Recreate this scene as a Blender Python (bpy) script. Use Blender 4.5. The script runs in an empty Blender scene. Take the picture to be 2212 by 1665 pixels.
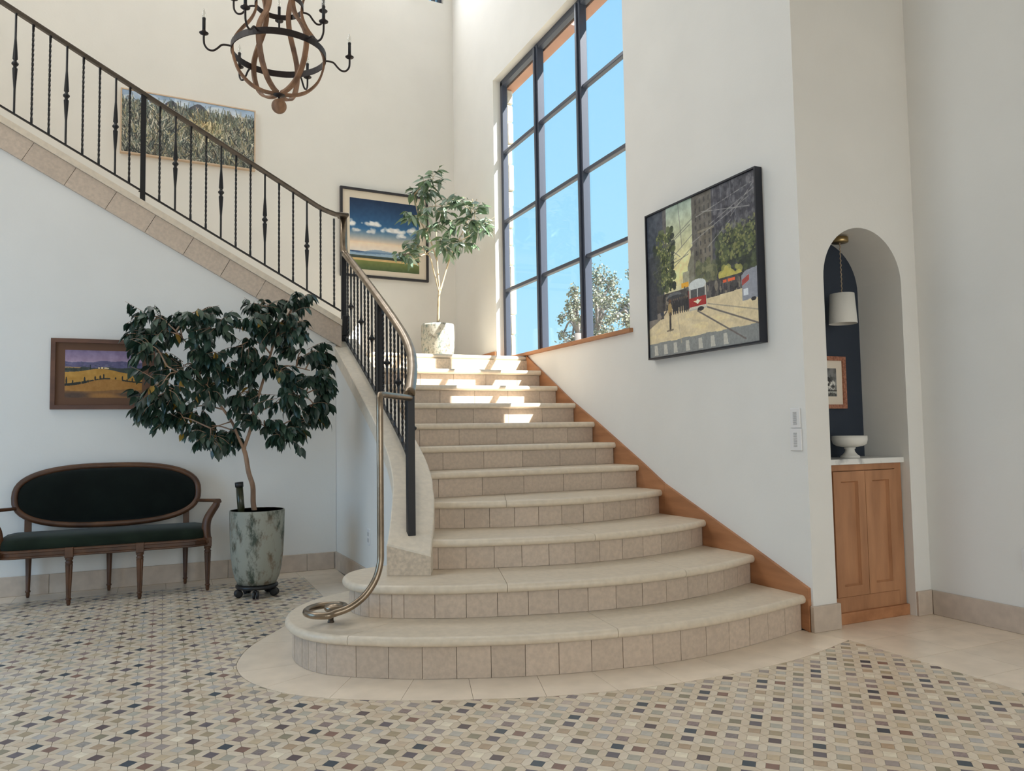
import bpy, math, random
import numpy as np
from mathutils import Vector, Matrix
random.seed(7)
SC = bpy.context.scene
COL = SC.collection
# ------------------------------------------------------------------ camera
FPX, PIT, ROL, YAW, CH = 1663.95, math.radians(3.478), math.radians(-.9488), math.radians(24.385), 1.10
def cam_basis():
    r = Vector((1, 0, 0)); fw = Vector((0, math.cos(PIT), math.sin(PIT))); u = r.cross(fw)
    r2 = math.cos(ROL) * r + math.sin(ROL) * u
    u2 = -math.sin(ROL) * r + math.cos(ROL) * u
    c, s = math.cos(YAW), math.sin(YAW)
    M = Matrix(((c, s, 0), (-s, c, 0), (0, 0, 1)))
    return M @ r2, M @ u2, M @ fw
RR, UU, FW = cam_basis()
CAMP = Vector((0, 0, CH))
cam = bpy.data.cameras.new('camera')
camo = bpy.data.objects.new('camera', cam)
COL.objects.link(camo)
cam.sensor_fit = 'HORIZONTAL'
cam.sensor_width = 36.0
cam.lens = 36.0 * FPX / 2212.0
cam.clip_end = 300
rot = Matrix((RR, UU, -FW)).transposed()
camo.matrix_world = Matrix.Translation(CAMP) @ rot.to_4x4()
SC.camera = camo
def ray(px, py):
    return FW + RR * ((px - 1106) / FPX) - UU * ((py - 832.5) / FPX)
def ony(px, py, y):
    d = ray(px, py); return CAMP + d * (y / d.y)
def at_depth(px, py, z):
    d = ray(px, py); return CAMP + d * z
def proj(p):
    v = Vector(p) - CAMP; z = v.dot(FW)
    return 1106 + FPX * v.dot(RR) / z, 832.5 - FPX * v.dot(UU) / z, z
# ------------------------------------------------------------------ sky, sun, lights, exposure
SC.view_settings.view_transform = 'Standard'
SC.view_settings.look = 'None'
SC.view_settings.gamma = 1
SC.view_settings.use_curve_mapping = False
SC.view_settings.exposure = 0.0
w = bpy.data.worlds.new('sky'); SC.world = w; w.use_nodes = True
nt = w.node_tree; nt.nodes.clear()
wo = nt.nodes.new('ShaderNodeOutputWorld'); bg = nt.nodes.new('ShaderNodeBackground')
tc = nt.nodes.new('ShaderNodeTexCoord'); sp = nt.nodes.new('ShaderNodeSeparateXYZ'); rp = nt.nodes.new('ShaderNodeValToRGB')
nt.links.new(tc.outputs['Generated'], sp.inputs[0]); nt.links.new(sp.outputs['Z'], rp.inputs[0])
rp.color_ramp.elements[0].position = 0.0; rp.color_ramp.elements[0].color = (.58, .95, 1.1, 1)
rp.color_ramp.elements[1].position = .75; rp.color_ramp.elements[1].color = (.28, .64, 1.05, 1)
e = rp.color_ramp.elements.new(.22); e.color = (.46, .88, 1.1, 1)
nt.links.new(rp.outputs[0], bg.inputs[0]); bg.inputs[1].default_value = 1.0
nt.links.new(bg.outputs[0], wo.inputs[0])
sun = bpy.data.lights.new('sun', 'SUN'); sun.energy = 20.0; sun.angle = .009; sun.color = (1, .95, .87)
suno = bpy.data.objects.new('sun', sun); COL.objects.link(suno)
suno.rotation_euler = Vector((-1, .97, -1.67)).to_track_quat('-Z', 'Y').to_euler()
suno.location = (12, -8, 16)
def area(name, loc, direction, sx, sy, power, col):
    l = bpy.data.lights.new(name, 'AREA'); l.shape = 'RECTANGLE'; l.size = sx; l.size_y = sy; l.energy = power; l.color = col
    o = bpy.data.objects.new(name, l); COL.objects.link(o); o.location = loc
    o.rotation_euler = Vector(direction).to_track_quat('-Z', 'Z' if abs(direction[2]) < .9 else 'Y').to_euler()
    return o
DAY = (.90, .95, 1.0)
# daylight entering by the glazed doors behind the camera, a left door and the stairwell's high window; other high lamps are added fill
for i, (x, k) in enumerate(((-2.0, 7), (.5, 17), (2.9, 20))):
    area('daylight_rear', (x, -2.93, 1.55), (0, 1, -.22), 1.5, 2.7, k, (1, .97, .94)).data.spread = math.radians(115)
area('daylight_side', (-3.12, 4.0, 1.45), (1, 0, 0), 1.8, 2.4, 38, (.32, .60, 1))
area('side_high_fill', (-3.12, 4.7, 5.3), (1, 0, -.35), 2.5, 1.5, 60, (1, .95, .88))  # added fill lamp, set in an added high opening out of view
for x, k in ((2.2, 26), (.2, 34), (-1.6, 34)):
    area('stairwell_day_fill', (x, 8.40 + .065 * x - .02, 6.72), (-.05, -1, -.3), 1.2, .6, k, (.95, .97, 1))  # first one at the high window, the two further left are added fill

# ------------------------------------------------------------------ helpers
def lin(c):
    c = c / 255.0
    return c / 12.92 if c <= .04045 else ((c + .055) / 1.055) ** 2.4
def D(r, g, b, k=.8):
    return tuple(min(.92, lin(v) / k) for v in (r, g, b))
MATS = {}
def mat(name, col, rough=.6, metal=0.0, var=0.0, vscale=6.0, bump=0.0, bscale=40.0, rnd=0.0, col2=None, stretch=None, coat=0.0, spec=.5, detail=4.0, ramp=(.35, .65), sheen=0.0):
    m = bpy.data.materials.new(name); m.use_nodes = True; t = m.node_tree; n = t.nodes; L = t.links
    b = n['Principled BSDF']
    b.inputs['Roughness'].default_value = rough; b.inputs['Metallic'].default_value = metal
    b.inputs['Specular IOR Level'].default_value = spec
    if coat: b.inputs['Coat Weight'].default_value = coat; b.inputs['Coat Roughness'].default_value = .15
    if sheen: b.inputs['Sheen Weight'].default_value = sheen
    b.inputs['Base Color'].default_value = (*col, 1)
    out = None
    co = n.new('ShaderNodeTexCoord'); vec = co.outputs['Object']
    if stretch:
        mp = n.new('ShaderNodeMapping'); mp.inputs['Scale'].default_value = stretch; L.new(vec, mp.inputs[0]); vec = mp.outputs[0]
    if var > 0 or col2:
        nz = n.new('ShaderNodeTexNoise'); nz.inputs['Scale'].default_value = vscale; nz.inputs['Detail'].default_value = detail
        L.new(vec, nz.inputs['Vector'])
        r = n.new('ShaderNodeValToRGB'); r.color_ramp.elements[0].position = ramp[0]; r.color_ramp.elements[1].position = ramp[1]
        c2 = col2 if col2 else tuple(max(0, v * (1 - var)) for v in col)
        r.color_ramp.elements[0].color = (*c2, 1)
        r.color_ramp.elements[1].color = (*(col if col2 else tuple(min(.95, v * (1 + var * .5)) for v in col)), 1)
        L.new(nz.outputs[0], r.inputs[0]); out = r.outputs[0]
    if rnd > 0:
        oi = n.new('ShaderNodeObjectInfo'); mr = n.new('ShaderNodeMapRange')
        mr.inputs[3].default_value = 1 - rnd; mr.inputs[4].default_value = 1 + rnd
        L.new(oi.outputs['Random'], mr.inputs[0])
        mx = n.new('ShaderNodeMix'); mx.data_type = 'RGBA'; mx.blend_type = 'MULTIPLY'; mx.inputs[0].default_value = 1
        if out: L.new(out, mx.inputs[6])
        else: mx.inputs[6].default_value = (*col, 1)
        L.new(mr.outputs[0], mx.inputs[7]); out = mx.outputs[2]
    if out: L.new(out, b.inputs['Base Color'])
    if bump > 0:
        nb = n.new('ShaderNodeTexNoise'); nb.inputs['Scale'].default_value = bscale; nb.inputs['Detail'].default_value = 3
        L.new(vec, nb.inputs['Vector'])
        bp = n.new('ShaderNodeBump'); bp.inputs['Strength'].default_value = bump; bp.inputs['Distance'].default_value = .01
        L.new(nb.outputs[0], bp.inputs['Height']); L.new(bp.outputs[0], b.inputs['Normal'])
    MATS[name] = m
    return m
def mat_attr(name, rough=.6):
    m = bpy.data.materials.new(name); m.use_nodes = True; t = m.node_tree
    a = t.nodes.new('ShaderNodeAttribute'); a.attribute_name = 'paint'
    b = t.nodes['Principled BSDF']; b.inputs['Roughness'].default_value = rough
    t.links.new(a.outputs['Color'], b.inputs['Base Color']); return m
def mat_glass(name, tint=(1, 1, 1), gloss=.06):
    m = bpy.data.materials.new(name); m.use_nodes = True; t = m.node_tree; t.nodes.remove(t.nodes['Principled BSDF'])
    o = t.nodes['Material Output']; tr = t.nodes.new('ShaderNodeBsdfTransparent'); tr.inputs[0].default_value = (*tint, 1)
    g = t.nodes.new('ShaderNodeBsdfGlossy'); g.inputs['Roughness'].default_value = .02
    mx = t.nodes.new('ShaderNodeMixShader'); mx.inputs[0].default_value = gloss
    t.links.new(tr.outputs[0], mx.inputs[1]); t.links.new(g.outputs[0], mx.inputs[2]); t.links.new(mx.outputs[0], o.inputs[0]); return m

def origin_of(o):
    v = Vector((0, 0, 0))
    while o is not None:
        v += o.location; o = o.parent
    return v
def tag(o, label=None, cat=None, group=None, kind=None):
    if label: o['label'] = label
    if cat: o['category'] = cat
    if group: o['group'] = group
    if kind: o['kind'] = kind
    return o
def empty(name, loc, label=None, cat=None, group=None, kind=None, parent=None):
    o = bpy.data.objects.new(name, None); COL.objects.link(o); o.empty_display_size = .1
    o.location = Vector(loc) - (origin_of(parent) if parent else Vector((0, 0, 0)))
    if parent: o.parent = parent
    return tag(o, label, cat, group, kind)
class MB:
    def __init__(s): s.v = []; s.f = []; s.m = []; s.sm = []
    def add(s, vs, fs, mi=0, smooth=False):
        b = len(s.v); s.v += [tuple(p) for p in vs]
        for f in fs: s.f.append([b + i for i in f]); s.m.append(mi); s.sm.append(smooth)
        return s
    def box(s, x0, x1, y0, y1, z0, z1, mi=0):
        v = [(x0, y0, z0), (x1, y0, z0), (x1, y1, z0), (x0, y1, z0), (x0, y0, z1), (x1, y0, z1), (x1, y1, z1), (x0, y1, z1)]
        return s.add(v, [(0, 3, 2, 1), (4, 5, 6, 7), (0, 1, 5, 4), (1, 2, 6, 5), (2, 3, 7, 6), (3, 0, 4, 7)], mi)
    def obox(s, c, ax, ay, az, hx, hy, hz, mi=0):
        c = Vector(c); ax, ay, az = Vector(ax), Vector(ay), Vector(az); v = []
        for k in (-1, 1):
            for i, j in ((-1, -1), (1, -1), (1, 1), (-1, 1)): v.append(c + ax * hx * i + ay * hy * j + az * hz * k)
        return s.add(v, [(0, 3, 2, 1), (4, 5, 6, 7), (0, 1, 5, 4), (1, 2, 6, 5), (2, 3, 7, 6), (3, 0, 4, 7)], mi)
    def bbox(s, x0, x1, y0, y1, z0, z1, b=.004, mi=0):   # box with chamfered vertical and horizontal edges
        v = []; rings = ((z0, b), (z0 + b, 0), (z1 - b, 0), (z1, b))
        for z, k in rings:
            for x, y in ((x0 + b, y0 + k), (x1 - b, y0 + k), (x1 - k, y0 + b), (x1 - k, y1 - b), (x1 - b, y1 - k), (x0 + b, y1 - k), (x0 + k, y1 - b), (x0 + k, y0 + b)):
                v.append((x, y, z))
        f = [tuple(range(7, -1, -1)), tuple(range(24, 32))]
        for r in range(3):
            for i in range(8): f.append((r * 8 + i, r * 8 + (i + 1) % 8, r * 8 + 8 + (i + 1) % 8, r * 8 + 8 + i))
        return s.add(v, f, mi)
    def prism(s, poly, fn0, fn1, mi=0, caps=True):       # poly of 2D points; fn maps 2D to 3D at both ends
        n = len(poly); v = [fn0(*p) for p in poly] + [fn1(*p) for p in poly]
        f = [(i, (i + 1) % n, n + (i + 1) % n, n + i) for i in range(n)]
        if caps: f += [tuple(range(n - 1, -1, -1)), tuple(range(n, 2 * n))]
        return s.add(v, f, mi)
    def tube(s, pts, rad, seg=8, caps=True, smooth=True, mi=0, prof=None, up=None, closed=False):
        pts = [Vector(p) for p in pts]; n = len(pts); vs = []
        if not hasattr(rad, '__len__'): rad = [rad] * n
        nrm = None
        for i, p in enumerate(pts):
            if closed: t = pts[(i + 1) % n] - pts[i - 1]
            else: t = pts[min(i + 1, n - 1)] - pts[max(i - 1, 0)]
            if t.length < 1e-9: t = Vector((0, 0, 1))
            t.normalize()
            if up is not None:
                a = t.cross(Vector(up))
                if a.length < 1e-4: a = nrm if nrm else Vector((1, 0, 0))
                a.normalize(); b = a.cross(t)
            else:
                if nrm is None:
                    a = t.orthogonal().normalized()
                else:
                    a = nrm - t * nrm.dot(t)
                    if a.length < 1e-6: a = t.orthogonal()
                    a.normalize()
                b = t.cross(a)
            nrm = a
            pr = prof if prof else [(math.cos(2 * math.pi * k / seg), math.sin(2 * math.pi * k / seg)) for k in range(seg)]
            for x, y in pr: vs.append(p + (a * x + b * y) * rad[i])
        k = len(prof) if prof else seg; fs = []
        for i in range(n if closed else n - 1):
            j = (i + 1) % n
            for q in range(k): fs.append((i * k + q, i * k + (q + 1) % k, j * k + (q + 1) % k, j * k + q))
        s.add(vs, fs, mi, smooth)
        if caps and not closed:
            b0 = len(s.v) - n * k
            s.f.append([b0 + q for q in range(k - 1, -1, -1)]); s.m.append(mi); s.sm.append(False)
            s.f.append([b0 + (n - 1) * k + q for q in range(k)]); s.m.append(mi); s.sm.append(False)
        return s
    def lathe(s, prof, c=(0, 0, 0), seg=24, mi=0, smooth=True, sx=1, sy=1):
        vs = []; n = len(prof)
        for r, z in prof:
            for k in range(seg):
                a = 2 * math.pi * k / seg; vs.append((c[0] + r * math.cos(a) * sx, c[1] + r * math.sin(a) * sy, c[2] + z))
        fs = []
        for i in range(n - 1):
            for k in range(seg): fs.append((i * seg + k, i * seg + (k + 1) % seg, (i + 1) * seg + (k + 1) % seg, (i + 1) * seg + k))
        s.add(vs, fs, mi, smooth)
        b0 = len(s.v) - n * seg
        if prof[0] == prof[-1]: return s
        if prof[0][0] > 1e-5: s.f.append([b0 + k for k in range(seg - 1, -1, -1)]); s.m.append(mi); s.sm.append(False)
        if prof[-1][0] > 1e-5: s.f.append([b0 + (n - 1) * seg + k for k in range(seg)]); s.m.append(mi); s.sm.append(False)
        return s
    def mesh(s, name, mats, off=Vector((0, 0, 0))):
        me = bpy.data.meshes.new(name)
        me.from_pydata([(p[0] - off[0], p[1] - off[1], p[2] - off[2]) for p in s.v], [], s.f)
        for m in (mats if isinstance(mats, (list, tuple)) else [mats]): me.materials.append(m)
        me.polygons.foreach_set('material_index', s.m); me.polygons.foreach_set('use_smooth', s.sm)
        me.update(); return me
    def build(s, name, mats, parent=None, label=None, cat=None, group=None, kind=None, loc=None):
        off = origin_of(parent) if parent else Vector((0, 0, 0))
        if loc is not None: off = Vector(loc)
        me = s.mesh(name, mats, off)
        o = bpy.data.objects.new(name, me); COL.objects.link(o)
        if parent: o.parent = parent; o.location = off - origin_of(parent)
        else: o.location = off
        return tag(o, label, cat, group, kind)
def inst(name, me, loc, parent=None, rz=0.0, rot=None, scale=None):
    o = bpy.data.objects.new(name, me); COL.objects.link(o)
    if parent: o.parent = parent; o.location = Vector(loc) - origin_of(parent)
    else: o.location = loc
    if rot is not None: o.rotation_euler = rot
    elif rz: o.rotation_euler = (0, 0, rz)
    if scale: o.scale = scale
    return o
def cr(P, n=6, closed=False):                              # Catmull-Rom through points
    P = [Vector(p) for p in P]; out = []; N = len(P)
    for i in range(N if closed else N - 1):
        p1, p2 = P[i], P[(i + 1) % N]
        p0 = P[i - 1] if (i > 0 or closed) else p1 * 2 - p2
        p3 = P[(i + 2) % N] if (i + 2 < N or closed) else p2 * 2 - p1
        for k in range(n):
            t = k / n
            out.append(.5 * ((2 * p1) + (p2 - p0) * t + (2 * p0 - 5 * p1 + 4 * p2 - p3) * t * t + (3 * p1 - p0 - 3 * p2 + p3) * t ** 3))
    if not closed: out.append(P[-1])
    return out
def offset2(P, d):                                         # offset of a plan polyline to its right-hand side
    out = []
    for i, p in enumerate(P):
        t = P[min(i + 1, len(P) - 1)] - P[max(i - 1, 0)]; t.normalize()
        out.append(Vector((p[0] + t[1] * d, p[1] - t[0] * d)))
    return out
def arclen(P):
    s = [0]
    for a, b in zip(P[:-1], P[1:]): s.append(s[-1] + (b - a).length)
    return s
def at_s(P, S, s):
    s = min(max(s, 0), S[-1])
    for i in range(len(S) - 1):
        if s <= S[i + 1]:
            k = (s - S[i]) / max(1e-9, S[i + 1] - S[i]); return P[i].lerp(P[i + 1], k)
    return P[-1].copy()

# ------------------------------------------------------------------ materials
M = {}
M['plaster'] = mat('plaster', (.84, .82, .775), .85, var=.02, vscale=2.5, bump=.05, bscale=60)
M['ceiling'] = mat('ceiling_paint', (.82, .81, .78), .9)
M['stone'] = mat('limestone_riser', D(190, 172, 154, .84), .5, var=.10, vscale=45, bump=.06, bscale=90, rnd=.07, detail=8)
M['tread'] = mat('limestone_tread', D(206, 192, 172, .82), .38, var=.07, vscale=30, bump=.04, bscale=120, rnd=.03, detail=8)
M['curb'] = mat('limestone_curb', D(216, 204, 186, .86), .5, var=.07, vscale=30, bump=.04, bscale=120, rnd=.03, detail=8)
M['rough_stone'] = mat('limestone_pitted', D(188, 172, 152, .84), .6, var=.18, vscale=50, bump=.12, bscale=60, rnd=.05, detail=8)
M['slab'] = mat('limestone_floor', D(222, 206, 186, .80), .25, var=.07, vscale=7, rnd=.04, detail=6, spec=.5)
M['grout'] = mat('grout', D(160, 148, 134, .86), .9, var=.1, vscale=40)
M['base'] = mat('limestone_baseboard', D(192, 176, 160, .86), .5, var=.1, vscale=14, bump=.04, bscale=90, rnd=.05, detail=6)
M['oak'] = mat('oak', D(172, 124, 88, .8), .5, col2=D(148, 104, 72, .8), vscale=9, stretch=(1.2, 1.2, .25), rnd=.03, detail=6)
M['oak_h'] = mat('oak_lengthwise', D(172, 120, 82, .8), .5, col2=D(146, 98, 64, .8), vscale=9, stretch=(1.2, .22, 1.6), rnd=.03, detail=6)
M['walnut'] = mat('walnut_frame', D(92, 60, 44, .7), .45, col2=D(70, 44, 34, .7), vscale=12, stretch=(.4, 1, 1), detail=6)
M['iron'] = mat('wrought_iron', (.012, .012, .014), .45, spec=.4)
M['bronze'] = mat('bronze_rail', (.30, .235, .17), .28, metal=.9, var=.2, vscale=14)
M['dark_bronze'] = mat('dark_bronze_rail', (.10, .08, .062), .38, metal=.75, var=.2, vscale=14)
M['steel'] = mat('window_steel', (.055, .066, .095), .4, spec=.5)
M['black'] = mat('black_plastic', (.012, .012, .013), .4)
# ------------------------------------------------------------------ room shell
XW, YN, XR, YB, ZC = 3.20, 3.175, 4.12, 6.50, 7.2        # window wall, niche wall, right wall, bench wall, ceiling
def struct(name, mb, m, parent=None, label=None):
    return mb.build(name, m, parent, label=label, kind='structure')
BD = Vector((math.cos(math.radians(3.71)), math.sin(math.radians(3.71)), 0))   # direction of the stairwell back wall
BN = Vector((-BD.y, BD.x, 0)); BP = Vector((3.2, 8.66, 0))
def bw(u, out, z):                                        # back wall frame: u metres left of the corner, out metres into the room
    return BP - BD * u - BN * out + Vector((0, 0, z))
floor = struct('floor', MB().box(-3.2, 4.25, -3.1, 6.62, -.08, -.006), M['grout'])
struct('ceiling', MB().box(-3.4, 4.3, -3.2, 8.9, ZC, ZC + .15), M['ceiling'])
mb = MB()
Y0, Y1, Z0, Z1 = 4.885, 7.43, 1.835, 4.885
mb.box(XW, 3.36, 3.49, Y0, 0, ZC).box(XW, 3.36, Y1, 8.80, 0, ZC).box(XW, 3.36, Y0, Y1, 0, Z0).box(XW, 3.36, Y0, Y1, Z1, ZC)
struct('wall_right', mb, M['plaster'])
# niche wall with its arched opening
ax, ar, az, aw0, aw1 = 3.68, .31, 1.94, 3.37, 3.99
mb = MB(); mb.box(XW, aw0, YN, 3.49, 0, ZC).box(aw1, XR, YN, 3.49, 0, ZC)
arch = [(ax - ar * math.cos(math.pi * i / 28), az + ar * math.sin(math.pi * i / 28)) for i in range(29)]
for (xa, za), (xb, zb) in zip(arch[:-1], arch[1:]):
    mb.prism([(xa, za), (xb, zb), (xb, ZC), (xa, ZC)], lambda x, z: (x, YN, z), lambda x, z: (x, 3.49, z))
struct('wall_niche', mb, M['plaster'])
M['navy'] = mat('navy_paint', D(40, 48, 60, .8), .75, var=.04, vscale=3)
struct('wall_niche_back', MB().box(3.30, 4.06, 3.49, 3.56, 0, 2.6), M['navy'], label='navy blue back wall inside the arched niche')
struct('wall_far_right', MB().box(XR, 4.25, -3.1, 3.6, 0, ZC), M['plaster'])
# bench wall, its top follows the sloping stringer
zs_bot = lambda x: 1.896 + .56 * (1.26 - x)
zs_top = lambda x: 2.077 + .56 * (1.357 - x)
struct('wall_left', MB().prism([(-3.2, 0), (1.32, 0), (1.32, zs_bot(1.32) + .02), (-3.2, zs_bot(-3.2) + .02)], lambda x, z: (x, YB, z), lambda x, z: (x, YB + .12, z)), M['plaster'])
mb = MB()
def bwp(u0, u1, z0, z1):
    mb.prism([(u0, z0), (u1, z0), (u1, z1), (u0, z1)], lambda u, z: bw(u, 0, z), lambda u, z: bw(u, -.16, z))
CU0, CU1, CZ0, CZ1 = .12, 1.55, 6.36, 7.08
CUS = [(CU0, CU1), (2.3, 3.7), (4.1, 5.5)]  # second and third openings are added, out of view, for the fill lamps
bwp(-.3, 6.7, 0, CZ0); bwp(-.3, 6.7, CZ1, ZC)
for a_, b_ in ((-.3, CU0), (CU1, 2.3), (3.7, 4.1), (5.5, 6.7)): bwp(a_, b_, CZ0, CZ1)
struct('wall_back', mb, M['plaster'])
# rear wall behind the camera with glazed openings, side wall on the left
mb = MB(); xs = [-2.0, .5, 2.9]; ed = [-3.3] + sum([[x - .75, x + .75] for x in xs], []) + [4.25]
for i in range(0, 8, 2): mb.box(ed[i], ed[i + 1], -3.15, -2.96, 0, ZC)
for x in xs:
    for a, b in ((0, .2), (2.9, ZC)): mb.box(x - .75, x + .75, -3.15, -2.96, a, b)
struct('wall_rear', mb, M['plaster'])
mb = MB()
mb.box(-3.35, -3.15, -3.1, -.5, 0, ZC).box(-3.35, -3.15, -.5, 3.1, 0, ZC).box(-3.35, -3.15, 3.1, 4.9, 0, .2).box(-3.35, -3.15, 4.9, 6.1, 0, 4.5).box(-3.35, -3.15, 3.1, 4.9, 2.65, 4.5).box(-3.35, -3.15, 3.1, 3.4, 4.5, 6.1).box(-3.35, -3.15, 6.0, 6.1, 4.5, 6.1).box(-3.35, -3.15, 3.1, 6.1, 6.1, ZC).box(-3.35, -3.15, 6.1, 8.6, 0, ZC)
struct('wall_side', mb, M['plaster'])
struct('sun_block_roof', MB().box(-5, 9, -6.2, -3.16, 3.0, 3.2), M['plaster'])  # unseen roof added to keep the sun out of the rear doors
M['soil_out'] = mat('dry_ground', (.35, .31, .24), .95, var=.3, vscale=.6)
struct('ground', MB().box(-50, 60, -50, 60, -.5, -.3), M['soil_out'])

# ------------------------------------------------------------------ staircase
ZK = lambda k: 0 if k == 0 else .19 + .164 * (k - 1)
V2 = lambda L: [Vector(p) for p in L]
RP = {}
RP[1] = cr(V2([(1.33, 4.60), (1.06, 4.57), (.83, 4.44), (.68, 4.27), (.612, 4.1), (.597, 3.955), (.622, 3.80), (.69, 3.672), (.79, 3.575), (.906, 3.492), (1.038, 3.41), (1.319, 3.283), (1.611, 3.183), (1.92, 3.12), (2.224, 3.09), (2.538, 3.107), (2.849, 3.165), (3.178, 3.245)]), 5)
RP[2] = cr(V2([(1.33, 4.36), (1.16, 4.34), (1.03, 4.30), (.945, 4.22), (.9, 4.10), (.9, 3.98), (.932, 3.89), (.996, 3.822), (1.105, 3.752), (1.3, 3.648), (1.52, 3.57), (1.741, 3.508), (1.96, 3.458), (2.189, 3.432), (2.4, 3.432), (2.637, 3.462), (2.837, 3.505), (3.178, 3.635)]), 5)
RP[3] = cr(V2([(1.30, 4.14), (1.467, 4.050), (1.606, 3.998), (1.758, 3.952), (1.906, 3.912), (2.06, 3.88), (2.21, 3.864), (2.359, 3.86), (2.513, 3.87), (2.656, 3.893), (2.836, 3.934), (3.0, 3.988), (3.178, 4.075)]), 5)
RP[4] = cr(V2([(1.40, 4.62), (1.517, 4.56), (1.643, 4.495), (1.785, 4.432), (1.93, 4.38), (2.08, 4.348), (2.243, 4.328), (2.395, 4.322), (2.54, 4.328), (2.70, 4.358), (2.901, 4.415), (3.05, 4.472), (3.178, 4.545)]), 5)
for k, y in zip(range(5, 12), (4.82, 5.13, 5.44, 5.75, 6.07, 6.39, 6.715)):
    RP[k] = [Vector((1.42 + (3.178 - 1.42) * i / 10, y)) for i in range(11)]
stair = empty('staircase', (1.9, 4.0, 0), 'curved limestone staircase with bullnose treads sweeping up to the sunlit landing', 'staircase')
NR, NO, TT = .021, .036, .044
CUTS = {1: [(.774, .991), (1.90, 1.96)], 2: [(1.55, 1.70), (2.50, 2.56)], 3: [(2.22, 2.27)], 4: [(1.92, 2.03)]}
def cut_index(P, x, start):
    for i in range(start, len(P)):
        if P[i].x >= x: return i
    return len(P) - 1
for k in range(1, 12):
    P = RP[k]; S = arclen(P); zb, zt = ZK(k - 1), ZK(k)
    # riser core = the step itself
    core = MB(); Pin = offset2(P, -.05); Pf = offset2(P, -.012)
    poly = [(p.x, p.y) for p in Pf] + [(p.x, p.y) for p in reversed(Pin)]
    n = len(Pf)
    vs = [(p.x, p.y, zb) for p in Pf] + [(p.x, p.y, zt - TT) for p in Pf] + [(p.x, p.y, zt - TT) for p in Pin]
    fs = [(i, i + 1, n + i + 1, n + i) for i in range(n - 1)] + [(n + i, n + i + 1, 2 * n + i + 1, 2 * n + i) for i in range(n - 1)]
    core.add(vs, fs)
    step = core.build('step', M['grout'], stair)
    # riser tiles
    wide = .155 if k <= 4 else .308
    marks = []; s = S[-1]
    if k > 4: s -= .16 + .07 * (k % 3)
    first = True
    marks = [S[-1]] + ([s] if k > 4 else [])
    while marks[-1] > 0:
        p = at_s(P, S, marks[-1])
        ww = wide if not (k <= 2 and p.x < (.80 if k == 1 else 1.12)) else .062
        marks.append(max(0, marks[-1] - ww))
    for a, b in zip(marks[1:], marks[:-1]):
        if b - a < .01: continue
        g = .0013
        if (at_s(P, S, b)).y > 4.42 and k == 1: continue
        m = 4 if k <= 4 else 1
        fr = [at_s(P, S, a + g + (b - a - 2 * g) * i / m) for i in range(m + 1)]
        t0 = (fr[-1] - fr[0]).normalized(); nn = Vector((t0.y, -t0.x)); jit = random.uniform(-.0006, .0006)
        fr = [q + nn * jit for q in fr]; bk = [q - nn * .013 for q in fr]
        z0, z1 = zb + .001, zt - TT - .0005; c = m + 1
        vs = [(q.x, q.y, z0) for q in fr] + [(q.x, q.y, z1) for q in fr] + [(q.x, q.y, z0) for q in bk] + [(q.x, q.y, z1) for q in bk]
        fs = [(i, i + 1, c + i + 1, c + i) for i in range(m)] + [(0, c, 3 * c, 2 * c), (c - 1, 3 * c - 1, 4 * c - 1, 2 * c - 1)] + [(c + i, c + i + 1, 3 * c + i + 1, 3 * c + i) for i in range(m)]
        MB().add(vs, fs).build('riser_tile', M['stone'], step)
    # tread slabs with a bullnose front
    if k < 11:
        B = offset2(RP[k + 1], -.02)
    else:
        B = [Vector((1.34, 8.5)), Vector((3.18, 8.62))]
    if k == 2: B = [Vector((1.33, 4.40)), Vector((1.30, 4.2))] + B[1:]
    if k in (3, 4): B[0] = Vector((B[0].x, B[0].y))
    prof = [(NO - NR, 0)] + [(NO - NR + NR * math.sin(math.pi * j / 8), -NR + NR * math.cos(math.pi * j / 8) - (TT - 2 * NR) * (j > 4)) for j in range(1, 9)] + [(-.012, -TT)]
    ring = [offset2(P, o) for o, _ in prof]
    cuts = [(0, 0)]
    wrap = {1: 40, 2: 40}.get(k, 0)
    for xn, xb in CUTS.get(k, []):
        i = cut_index(P, xn, wrap); j = cut_index(B, xb, 40 if k == 1 else 2); cuts.append((i, j))
    cuts.append((len(P) - 1, len(B) - 1))
    for q in range(len(cuts) - 1):
        (i0, j0), (i1, j1) = cuts[q], cuts[q + 1]
        mb = MB(); idx = list(range(i0, i1 + 1))
        e0 = .0012 if q > 0 else 0; e1 = .0012 if q < len(cuts) - 2 else 0
        def pt(r, i):
            p = ring[r][i].copy()
            t = (P[min(i + 1, len(P) - 1)] - P[max(i - 1, 0)]).normalized()
            if i == i0: p += t * e0
            if i == i1: p -= t * e1
            return (p.x, p.y, zt + prof[r][1])
        vs = []; R_ = len(prof)
        for i in idx:
            for r in range(R_): vs.append(pt(r, i))
        fs = []
        for a in range(len(idx) - 1):
            for r in range(R_ - 1): fs.append((a * R_ + r, a * R_ + r + 1, (a + 1) * R_ + r + 1, (a + 1) * R_ + r))
        mb.add(vs, fs, 0, True)
        top = [pt(0, i) for i in idx]; back = [(p.x, p.y, zt) for p in B[j0:j1 + 1]]
        if e0: back[0] = (back[0][0] + e0, back[0][1], zt)
        if e1: back[-1] = (back[-1][0] - e1, back[-1][1], zt)
        poly = top + back[::-1]
        nn = len(poly)
        mb.add(poly + [(x, y, zt - TT) for x, y, z in poly], [tuple(range(nn))] + [tuple(range(2 * nn - 1, nn - 1, -1))])
        for end in (i0, i1):
            mb.add([pt(r, end) for r in range(R_)], [tuple(range(R_))])
        # side faces of the joints
        mb.add([top[-1], back[-1], (back[-1][0], back[-1][1], zt - TT), (top[-1][0], top[-1][1], zt - TT)], [(0, 1, 2, 3)])
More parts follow.
